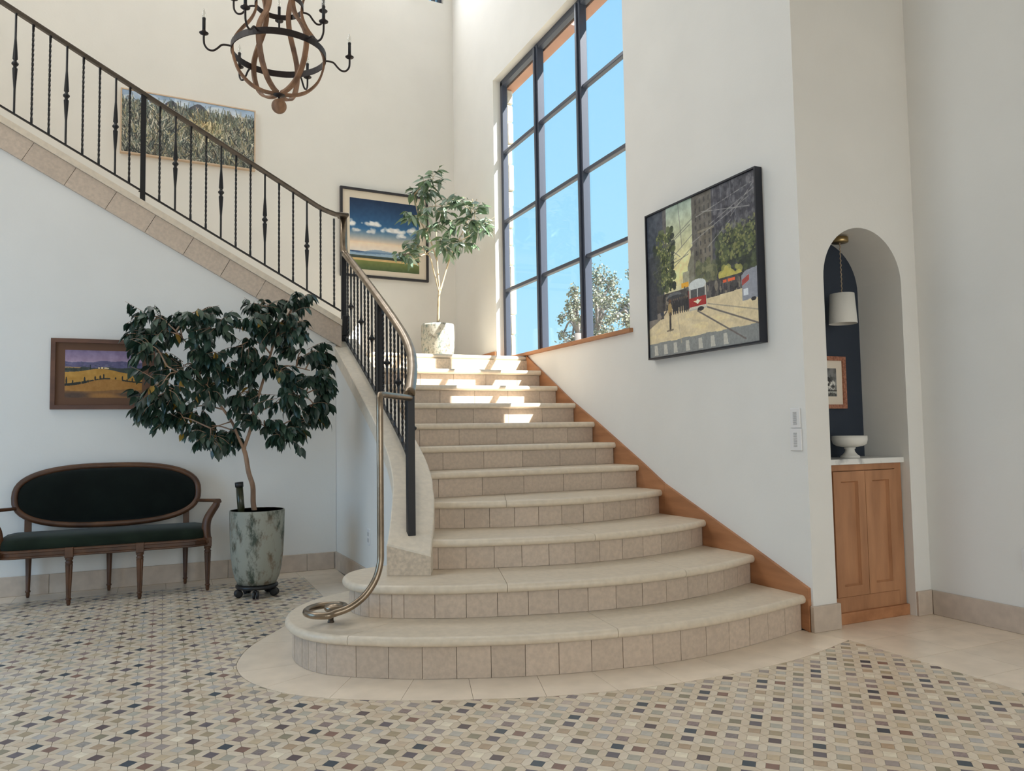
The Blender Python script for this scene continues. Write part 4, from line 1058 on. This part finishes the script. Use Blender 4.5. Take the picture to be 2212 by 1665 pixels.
# ------------------------------------------------------------------ wall plates
M['white'] = mat('white_plastic', D(228, 226, 224, .95), .45)
M['button'] = mat('grey_button', D(190, 188, 186, .95), .5)
def keypad(y0, y1, z0, z1, label, nb, big):
    r = empty('wall_keypad', (3.19, (y0 + y1) / 2, (z0 + z1) / 2), label, 'switch', 'keypads beside the niche')
    MB().bbox(3.190, 3.20, y0, y1, z0, z1, .003).build('wall_plate', M['white'], r)
    yc = (y0 + y1) / 2; zc = (z0 + z1) / 2; h = (z1 - z0) * .66 / nb
    for i in range(nb):
        z = zc + (i - (nb - 1) / 2) * h
        MB().bbox(3.187, 3.191, yc - big, yc + big, z - h * .36, z + h * .36, .001).build('button', M['button'], r)
keypad(3.212, 3.284, 1.098, 1.207, 'upper white wall keypad beside the niche corner', 7, .013)
keypad(3.207, 3.292, .972, 1.095, 'lower white wall keypad beside the niche corner', 6, .012)
d_ = ray(797, 1160); xo = None
for i in range(NCU - 1):
    a, b = UW[i], UW[i + 1]
    den = d_.x * (a.y - b.y) - d_.y * (a.x - b.x)
    t = (a.x * (a.y - b.y) - a.y * (a.x - b.x)) / den; s = (d_.x * a.y - d_.y * a.x) / den
    pnt = CAMP + d_ * t; k = (pnt.y - a.y) / (b.y - a.y)
    if 0 <= k <= 1: xo = pnt
if xo is None: xo = Vector((1.345, 5.45, .4))
ou = empty('wall_outlet', xo, 'white outlet plate on the wall under the stair curb', 'outlet')
MB().bbox(xo.x - .006, xo.x + .002, xo.y - .036, xo.y + .036, xo.z - .058, xo.z + .058, .002).build('wall_plate', M['white'], ou)
for dz in (-.022, .022): MB().bbox(xo.x - .008, xo.x - .005, xo.y - .016, xo.y + .016, xo.z + dz - .014, xo.z + dz + .014, .001).build('socket', M['button'], ou)
ou = empty('wall_outlet', (4.117, 2.595, .388), 'white outlet plate on the right wall at the frame edge', 'outlet')
MB().bbox(4.113, 4.1205, 2.56, 2.632, .332, .446, .002).build('wall_plate', M['white'], ou)
for dz in (-.022, .022): MB().bbox(4.110, 4.114, 2.58, 2.612, .389 + dz - .014, .389 + dz + .014, .001).build('socket', M['button'], ou)
# ------------------------------------------------------------------ pictures
class Cv:
    def __init__(s, w, h, col=(128, 128, 128), seed=1):
        s.w, s.h = w, h; s.a = np.zeros((h, w, 3)); s.a[:] = col; s.r = np.random.RandomState(seed)
        s.Y, s.X = np.mgrid[0:h, 0:w]; s.X = (s.X + .5) / w; s.Y = (s.Y + .5) / h
    def put(s, mask, col, al=1.0):
        k = (mask * al)[..., None] if mask.dtype != bool else (mask.astype(float) * al)[..., None]
        s.a = s.a * (1 - k) + np.array(col, float) * k; return s
    def rect(s, x0, y0, x1, y1, col, al=1.0): return s.put((s.X >= x0) & (s.X <= x1) & (s.Y >= y0) & (s.Y <= y1), col, al)
    def vgrad(s, y0, y1, c0, c1, x0=0, x1=1):
        m = (s.Y >= y0) & (s.Y <= y1) & (s.X >= x0) & (s.X <= x1); t = np.clip((s.Y - y0) / (y1 - y0), 0, 1)[..., None]
        c = np.array(c0) * (1 - t) + np.array(c1) * t; s.a = np.where(m[..., None], c, s.a); return s
    def ell(s, cx, cy, rx, ry, col, al=1.0, soft=0.0):
        d = ((s.X - cx) / rx) ** 2 + ((s.Y - cy) / ry) ** 2
        return s.put(np.clip((1 - d) / soft, 0, 1) if soft else (d <= 1), col, al)
    def poly(s, pts, col, al=1.0):
        c = np.zeros(s.X.shape, bool); j = len(pts) - 1
        for i in range(len(pts)):
            xi, yi = pts[i]; xj, yj = pts[j]
            if yi != yj: c ^= ((yi > s.Y) != (yj > s.Y)) & (s.X < (xj - xi) * (s.Y - yi) / (yj - yi) + xi)
            j = i
        return s.put(c, col, al)
    def below(s, f, col, al=1.0): return s.put(s.Y >= f(s.X), col, al)
    def line(s, x0, y0, x1, y1, wd, col, al=1.0):
        asp = s.h / s.w; dx, dy = x1 - x0, (y1 - y0) * asp; L2 = dx * dx + dy * dy + 1e-12
        m = max(wd, 1.0 / s.w)
        ix0, ix1 = max(0, int((min(x0, x1) - m) * s.w)), min(s.w, int((max(x0, x1) + m) * s.w) + 1); mh = m / asp
        iy0, iy1 = max(0, int((min(y0, y1) - mh) * s.h)), min(s.h, int((max(y0, y1) + mh) * s.h) + 1)
        if ix1 <= ix0 or iy1 <= iy0: return s
        X = s.X[iy0:iy1, ix0:ix1]; Y = s.Y[iy0:iy1, ix0:ix1]
        t = np.clip(((X - x0) * dx + (Y - y0) * asp * dy) / L2, 0, 1)
        d = np.sqrt((X - x0 - t * dx) ** 2 + ((Y - y0) * asp - t * dy) ** 2)
        k = (np.clip((m * .75 - d) * s.w + .5, 0, 1) * al)[..., None]
        s.a[iy0:iy1, ix0:ix1] = s.a[iy0:iy1, ix0:ix1] * (1 - k) + np.array(col, float) * k; return s
    def noise(s, amp, cell):
        h, w_ = max(2, int(s.h / cell)), max(2, int(s.w / cell)); g = s.r.rand(h, w_) - .5
        yi = (s.Y * (h - 1)); xi = (s.X * (w_ - 1)); y0 = yi.astype(int); x0 = xi.astype(int); y1 = np.minimum(y0 + 1, h - 1); x1 = np.minimum(x0 + 1, w_ - 1)
        fy, fx = yi - y0, xi - x0
        v = g[y0, x0] * (1 - fy) * (1 - fx) + g[y1, x0] * fy * (1 - fx) + g[y0, x1] * (1 - fy) * fx + g[y1, x1] * fy * fx
        s.a = s.a + (v * amp)[..., None]; return s
    def blobs(s, n, x0, x1, y0, y1, rr, cols, al=.8, asp=1.0):
        for _ in range(n):
            r = rr * s.r.uniform(.5, 1.3)
            s.ell(s.r.uniform(x0, x1), s.r.uniform(y0, y1), r, r * s.w / s.h * asp, cols[s.r.randint(len(cols))], al)
        return s
MP = mat_attr('painted_surface', .55)
def canvas(cv, fn, name, parent, k=.85):
    a = np.clip(cv.a, 0, 255) / 255.0
    a = np.where(a <= .04045, a / 12.92, ((a + .055) / 1.055) ** 2.4) / k
    a = np.clip(a, 0, .95); h, w_ = cv.h, cv.w
    off = origin_of(parent); p00, p10, p01 = Vector(fn(0, 0)) - off, Vector(fn(1, 0)) - off, Vector(fn(0, 1)) - off
    us = np.arange(w_ + 1) / w_; vs_ = np.arange(h + 1) / h; U, V = np.meshgrid(us, vs_)
    co = np.array(p00)[None, None] + U[..., None] * np.array(p10 - p00) + V[..., None] * np.array(p01 - p00)
    co = co.reshape(-1, 3); idx = np.arange((w_ + 1) * (h + 1)).reshape(h + 1, w_ + 1)
    f = np.stack([idx[1:, :-1], idx[1:, 1:], idx[:-1, 1:], idx[:-1, :-1]], -1).reshape(-1, 4)
    me = bpy.data.meshes.new(name); me.vertices.add(len(co)); me.vertices.foreach_set('co', co.ravel())
    me.loops.add(f.size); me.loops.foreach_set('vertex_index', f.ravel())
    me.polygons.add(len(f)); me.polygons.foreach_set('loop_start', np.arange(0, f.size, 4))
    me.update(calc_edges=True)
    at = me.attributes.new('paint', 'FLOAT_COLOR', 'FACE')
    col = np.ones((h * w_, 4), np.float32); col[:, :3] = a.reshape(-1, 3); at.data.foreach_set('color', col.ravel())
    me.materials.append(MP); o = bpy.data.objects.new(name, me); COL.objects.link(o); o.parent = parent
    return o
def frame4(parent, fn, s0, s1, t0, t1, wd, d0, d1, m, name='frame'):
    # frame of four mitred bars; fn(s, t, d) -> 3D
    for q in (((s0, t0), (s1, t0), (s1 - wd, t0 + wd), (s0 + wd, t0 + wd)), ((s1, t0), (s1, t1), (s1 - wd, t1 - wd), (s1 - wd, t0 + wd)), ((s1, t1), (s0, t1), (s0 + wd, t1 - wd), (s1 - wd, t1 - wd)), ((s0, t1), (s0, t0), (s0 + wd, t0 + wd), (s0 + wd, t1 - wd))):
        MB().prism(list(q), lambda a, b: fn(a, b, d0), lambda a, b: fn(a, b, d1)).build(name, m, parent)
def panel(parent, fn, s0, s1, t0, t1, d0, d1, m, name):
    MB().prism([(s0, t0), (s1, t0), (s1, t1), (s0, t1)], lambda a, b: fn(a, b, d0), lambda a, b: fn(a, b, d1)).build(name, m, parent)
M['maple'] = mat('light_maple', D(206, 182, 156, .9), .5, var=.06, vscale=20)
M['mat_cream'] = mat('cream_mat_board', D(222, 210, 192, .9), .9)
M['mat_brown'] = mat('brown_mat_board', D(92, 66, 50, .7), .9)
M['ebony'] = mat('dark_picture_frame', (.030, .026, .030), .4)
M['black_fr'] = mat('black_canvas_frame', (.010, .012, .020), .45)
M['gilt'] = mat('copper_gilt_frame', D(176, 122, 96, .8), .45, col2=D(134, 84, 64, .8), vscale=90, metal=.2, bump=.6, bscale=150)
M['board'] = mat('backing_board', (.2, .17, .14), .9)

# tall grass meadow on the stairwell wall
fbw = lambda s, t, d: bw(3.2 / BD.x - s / BD.x, d, t)     # s = room X along the wall
mw = empty('meadow_painting', fbw(.22, 3.93, .02), 'wide framed painting of tall meadow grass under a strip of sky', 'painting')
c = Cv(330, 168, (92, 92, 78), 3)
c.vgrad(0, .30, (150, 175, 205), (205, 215, 225)); c.blobs(30, 0, 1, .02, .2, .06, [(225, 230, 235), (190, 205, 225)], .5, .4)
c.below(lambda x: .17 + .07 * np.sin(x * 9 + 1) + .05 * np.sin(x * 31) - .10 * np.exp(-((x - .62) / .1) ** 2) + .12 * (x > .86), (84, 86, 98))
c.blobs(60, .45, 1, .16, .3, .02, [(70, 78, 84), (88, 96, 84), (110, 104, 90)], .8)
c.below(lambda x: .26 + .05 * np.sin(x * 14) + .03 * np.sin(x * 47) - .12 * (x < .12), (104, 102, 84)); c.noise(36, 12)
pal = [(64, 70, 70), (158, 158, 142), (206, 204, 188), (128, 138, 118), (90, 102, 96), (220, 216, 200), (150, 136, 118), (112, 124, 120), (50, 56, 60), (184, 174, 136)]
for i in range(5200):
    x = c.r.rand(); y = .20 + .85 * c.r.rand() ** .8; L = c.r.uniform(.05, .17); a = c.r.normal(0, .55)
    yy = y - L * math.cos(a); pc = pal[c.r.randint(len(pal))]; dk = .62 + .5 * c.r.rand() - .25 * max(0, y - .6)
    if i < 1700: pc = pal[c.r.choice([0, 4, 8, 7, 3])]
    warm = math.exp(-((x - .62) / .12) ** 2 - ((y - .45) / .22) ** 2)
    c.line(x, y, x + L * math.sin(a) * .5, yy, .0042, tuple(min(255, v * dk + w2 * warm) for v, w2 in zip(pc, (40, 26, 0))), .9)
for i in range(90):
    x = c.r.rand(); c.line(x, .30, x + c.r.normal(0, .03), c.r.uniform(.02, .16), .003, pal[c.r.choice([0, 4, 7])], .8)
canvas(c, lambda u, v: fbw(-.408 + 1.261 * u, 4.571 - .627 * v, .048), 'canvas', mw)
frame4(mw, fbw, -.42, .866, 3.932, 4.584, .012, .003, .056, M['maple']); panel(mw, fbw, -.41, .856, 3.942, 4.574, .003, .044, M['board'], 'backing')

# blue sky landscape on the stairwell wall
bs = empty('sky_landscape_picture', fbw(2.31, 2.88, .02), 'framed landscape with deep blue sky and clouds behind the landing tree', 'painting')
c = Cv(190, 186, (40, 70, 110), 5)
c.vgrad(0, .42, (18, 42, 74), (52, 104, 150)); c.vgrad(.42, .62, (52, 104, 150), (232, 208, 182)); c.vgrad(.62, .74, (236, 214, 190), (222, 214, 206))
for cx, cy, n, sp in ((.04, .38, 16, .05), (.33, .36, 40, .11), (.62, .43, 55, .17), (.9, .40, 30, .1), (.1, .46, 8, .05), (.3, .47, 10, .06), (.75, .49, 10, .08)):
    for _ in range(n):
        x = cx + c.r.normal(0, sp * .5); y = cy - abs(c.r.normal(0, .022)) * (1.2 - abs(x - cx) / (sp * 1.6)) ; r = c.r.uniform(.018, .045)
        c.ell(x, y, r, r * .8, (200 + c.r.randint(50),) * 3, .55, .8)
    c.ell(cx, cy + .018, sp * .95, .016, (110, 130, 155), .5, .9)
c.below(lambda x: .735 + .02 * np.sin(x * 5 + 2) + .012 * np.sin(x * 13), (120, 150, 180), .8); c.below(lambda x: .765 + .012 * np.sin(x * 7), (150, 175, 195), .9)
c.vgrad(.80, .84, (70, 84, 80), (40, 52, 46)); c.vgrad(.84, .87, (196, 170, 120), (214, 182, 124)); c.vgrad(.87, 1, (120, 128, 72), (74, 92, 56)); c.noise(10, 6)
canvas(c, lambda u, v: fbw(1.897 + .83 * u, 3.789 - .814 * v, .022), 'print', bs)
frame4(bs, fbw, 1.787, 2.84, 2.884, 3.902, .026, .002, .04, M['ebony']); panel(bs, fbw, 1.80, 2.83, 2.90, 3.89, .002, .020, M['mat_cream'], 'mat_board')

# golden hills over the settee
fl = lambda s, t, d: Vector((s, 6.5 - d, t))
gh = empty('golden_hills_picture', (-.405, 6.49, 1.32), 'brown framed landscape of golden hills under a mauve sky above the settee', 'painting')
c = Cv(230, 152, (150, 130, 150), 9)
c.vgrad(0, .24, (112, 98, 128), (150, 126, 148)); c.noise(8, 14)
c.below(lambda x: .235 + .015 * np.sin(x * 8) + .01 * np.sin(x * 23), (84, 80, 112)); c.blobs(90, 0, 1, .27, .36, .02, [(74, 76, 104), (104, 98, 124), (66, 70, 90)], .6, .4)
c.below(lambda x: .36 + .01 * np.sin(x * 20), (52, 58, 56)); c.poly([(0, .35), (.2, .355), (.2, .375), (0, .375)], (150, 120, 80)); c.blobs(60, 0, .3, .38, .43, .016, [(34, 42, 38), (50, 58, 46)], .9, .7)
c.poly([(.75, .40), (1, .36), (1, .56), (.85, .47)], (46, 60, 50))
for i in range(12): c.line(.76 + i * .02, .41, .84 + i * .02, .50, .004, (70, 84, 62))
c.below(lambda x: .46 - .075 * np.exp(-((x - .45) / .22) ** 2) + .12 * np.clip(x - .62, 0, 1) + 0 * x, (166, 122, 48)); c.noise(16, 9)
for x, w_, h_ in ((.42, .022, .03), (.455, .03, .035), (.50, .04, .03), (.54, .02, .022)): c.rect(x, .385 - h_, x + w_, .385, (206, 184, 140))
c.poly([(.31, .40), (.33, .40), (.325, .30), (.32, .30)], (24, 30, 30))
c.below(lambda x: .74 - .11 * np.exp(-((x - .52) / .3) ** 2) - .06 * x, (150, 104, 44)); c.noise(14, 9)
yr = lambda x: .74 - .11 * math.exp(-((x - .52) / .3) ** 2) - .06 * x
for i in range(150):
    x = c.r.choice([c.r.uniform(0, .58), c.r.uniform(.74, 1)]); c.ell(x, yr(x) - .006, .012, .014 + .014 * (x < .3), (24, 28, 22), .95)
for x, h_ in ((.02, .17), (.10, .09), (.25, .12), (.385, .09), (.45, .09), (.495, .11), (.65, .05), (.74, .10), (.87, .09), (.80, .05)): c.ell(x, yr(x) - h_ * .5, .010, h_ * .5, (18, 22, 20))
c.below(lambda x: yr(0) + .11 + .02 * np.sin(x * 6), (96, 66, 44), .55); c.ell(.12, .95, .25, .1, (48, 38, 40), .7, .9); c.ell(.85, .93, .3, .05, (56, 42, 42), .6, .9); c.ell(.5, .95, .25, .06, (170, 116, 50), .5, .9)
c.blobs(50, .82, 1, .88, 1, .02, [(22, 26, 22), (34, 40, 30)], .9); c.noise(8, 4)
canvas(c, lambda u, v: fl(-.661 + .511 * u, 1.760 - .353 * v, .0125), 'print', gh, .75)
frame4(gh, fl, -.752, -.059, 1.322, 1.844, .03, .002, .028, M['walnut']); panel(gh, fl, -.735, -.075, 1.34, 1.83, .002, .012, M['mat_brown'], 'mat_board')

# street with tram on the window wall
fr2 = lambda s, t, d: Vector((3.2 - d, 4.578 - s, t))     # s runs from the window side towards the niche
tp = empty('tram_painting', (3.18, 4.0, 1.596), 'large black framed street painting with a red tram', 'painting')
c = Cv(300, 276, (80, 80, 82), 11)
c.rect(0, 0, 1, 1, (70, 70, 72)); c.vgrad(0, .5, (146, 162, 150), (222, 206, 146), .15, .5); c.vgrad(.5, .62, (222, 206, 146), (170, 170, 150), .15, .6)
c.rect(0, 0, .17, .72, (60, 66, 76)); c.rect(.17, 0, .205, .45, (84, 82, 82)); c.ell(.04, .14, .07, .13, (52, 60, 72))
c.poly([(.46, 0), (.66, 0), (.66, .6), (.47, .6), (.44, .33), (.46, .32)], (88, 84, 78)); c.rect(.64, 0, 1, .62, (62, 62, 68)); c.poly([(.41, .60), (.41, .44), (.44, .38), (.47, .34), (.47, .62)], (112, 110, 96)); c.rect(.36, .47, .42, .6, (150, 148, 126))
c.rect(.52, .24, .64, .5, (100, 94, 84)); c.rect(.51, .235, .66, .25, (122, 116, 102))
for i in range(9):
    for j in range(4): c.rect(.49 + j * .04, .03 + i * .055, .503 + j * .04, .06 + i * .055, (66, 64, 62))
for i in range(8):
    for j in range(5): c.rect(.69 + j * .062, .02 + i * .06, .715 + j * .062, .055 + i * .06, (46, 46, 54))
for x in (.655, .72, .80, .83): c.line(x, 0, x + .02, .4, .004, (104, 104, 112), .7)
c.noise(26, 7)
c.blobs(160, .07, .28, .14, .56, .018, [(44, 54, 40), (60, 70, 46), (78, 86, 56), (38, 46, 42)], .9); c.blobs(260, .1, .25, .16, .52, .007, [(128, 130, 82), (96, 104, 58), (70, 80, 48)], .85)
c.rect(0, .30, .14, .62, (46, 50, 56), .6)
c.blobs(70, .5, .66, .44, .60, .024, [(96, 98, 70), (112, 112, 84), (80, 84, 66)], .85)
c.blobs(200, .68, 1.0, .30, .56, .022, [(50, 58, 44), (66, 74, 50), (42, 48, 42)], .9); c.blobs(320, .70, 1, .26, .48, .008, [(120, 120, 78), (96, 102, 60), (72, 80, 50)], .85); c.blobs(40, .7, .86, .52, .62, .02, [(170, 160, 84), (140, 138, 76)], .85)
c.rect(0, .58, 1, .70, (64, 62, 62)); c.blobs(130, .16, .98, .60, .69, .012, [(40, 40, 44), (84, 80, 78), (120, 112, 100), (52, 50, 54)], .9, 2)
c.below(lambda x: .70 - .03 * x + .05 * (x < .16), (196, 180, 146)); c.noise(20, 9); c.blobs(60, 0, 1, .76, .92, .05, [(208, 190, 150), (186, 170, 138), (214, 196, 150)], .35, .3)
c.poly([(0, .72), (.12, .70), (.14, .74), (0, .80)], (120, 112, 104)); c.rect(0, .50, .09, .74, (48, 52, 60))
c.below(lambda x: .905 - .01 * x + .003 * np.sin(x * 30), (122, 124, 122))
for x in (.03, .13, .23, .35, .47, .58, .69): c.poly([(x + .02, .92), (x + .05, .92), (x + .06, .99), (x + .02, .99)], (184, 180, 168), .8)
# tram
c.rect(.415, .575, .572, .735, (170, 166, 156)); c.ell(.493, .575, .079, .035, (186, 190, 188)); c.rect(.43, .60, .56, .655, (72, 74, 76)); c.rect(.49, .60, .498, .655, (186, 186, 180)); c.rect(.418, .655, .569, .712, (148, 40, 38)); c.rect(.418, .712, .569, .728, (190, 182, 166))
c.poly([(.455, .678), (.53, .678), (.493, .70)], (222, 196, 160)); c.ell(.493, .685, .014, .014, (240, 226, 190)); c.ell(.52, .735, .03, .014, (40, 38, 40)); c.rect(.405, .60, .418, .72, (110, 60, 56))
c.rect(.345, .54, .412, .572, (226, 150, 46)); c.line(.375, .57, .375, .72, .006, (60, 58, 56)); c.ell(.27, .605, .07, .02, (90, 92, 96)); c.ell(.28, .625, .09, .02, (52, 54, 58))
for x in (.215, .235, .26, .28, .30, .325, .345, .365, .385, .40): c.ell(x, .685, .010, .05, (40, 40, 44)); c.ell(x, .635, .006, .008, (90, 76, 66))
c.ell(.222, .69, .020, .045, (150, 128, 88)); c.ell(.222, .638, .012, .014, (90, 66, 50)); c.line(.225, .72, .222, .83, .012, (64, 56, 54)); c.ell(.222, .80, .010, .04, (50, 46, 48)); c.line(.19, .835, .25, .832, .006, (104, 92, 80)); c.line(.19, .70, .13, .745, .006, (72, 66, 64))
c.poly([(.87, .60), (.90, .575), (1, .565), (1, .745), (.875, .75)], (132, 134, 142)); c.poly([(.875, .625), (.93, .60), (.93, .635), (.875, .66)], (150, 66, 60)); c.rect(.885, .68, .92, .72, (196, 200, 204)); c.ell(.96, .75, .02, .012, (40, 40, 44))
for x in (.72, .76, .79): c.rect(x, .595, x + .03, .612, (206, 92, 54))
c.line(.49, .745, .89, .975, .006, (96, 88, 84)); c.line(.58, .735, 1.0, .90, .006, (100, 92, 86)); c.line(.585, .715, 1.0, .82, .004, (150, 138, 118)); c.line(.30, .76, .33, .93, .003, (170, 156, 130))
for (x0, y0, x1, y1) in ((.2, .26, .5, .12), (.2, .27, .44, .17), (.24, .36, .5, .22), (.05, .42, .3, .36), (.22, .40, .42, .36), (.5, .14, 1, .06), (.55, .12, .95, .20), (.62, .22, 1, .1), (.8, .22, 1, .06), (.6, .36, .8, .24), (.33, 0, .36, .30), (.45, .30, .95, .14), (.26, .30, .34, .36), (.27, .42, .5, .30)):
    c.line(x0, y0, x1, y1, .0028, (150, 148, 144) if x0 > .44 else (88, 88, 84), .75)
c.blobs(160, .66, 1, 0, .3, .01, [(84, 84, 92), (52, 52, 60), (110, 108, 112)], .5, 1.6); c.noise(14, 3); c.noise(10, 1)
canvas(c, lambda u, v: fr2(.012 + 1.112 * u, 2.624 - 1.015 * v, .045), 'canvas', tp, .66)
frame4(tp, fr2, 0, 1.136, 1.597, 2.636, .011, .003, .055, M['black_fr']); panel(tp, fr2, .01, 1.126, 1.607, 2.626, .003, .042, M['board'], 'backing')

# small print in the niche
fn2 = lambda s, t, d: Vector((s, 3.49 - d, t))
sp_ = empty('small_print', (3.71, 3.485, 1.21), 'small copper framed black and white print on the navy niche wall', 'picture')
c = Cv(80, 100, (120, 120, 118), 4); c.vgrad(0, .6, (84, 84, 84), (150, 150, 146)); c.blobs(40, 0, 1, 0, .45, .14, [(66, 66, 66), (120, 120, 118), (150, 150, 148)], .3)
c.ell(.35, .45, .2, .14, (52, 52, 52)); c.ell(.45, .58, .24, .12, (190, 188, 182)); c.blobs(50, .2, .85, .45, .78, .06, [(40, 40, 40), (210, 208, 200), (90, 90, 88)], .8); c.rect(0, .78, 1, .82, (40, 40, 40)); c.rect(0, .82, 1, .9, (170, 168, 160)); c.blobs(20, .1, .9, .88, 1, .08, [(60, 60, 58), (100, 100, 96)], .8)
canvas(c, lambda u, v: fn2(3.660 + .105 * u, 1.459 - .172 * v, .0115), 'print', sp_)
frame4(sp_, fn2, 3.588, 3.838, 1.212, 1.532, .025, .002, .022, M['gilt']); panel(sp_, fn2, 3.60, 3.826, 1.224, 1.52, .002, .011, M['mat_cream'], 'mat_board')
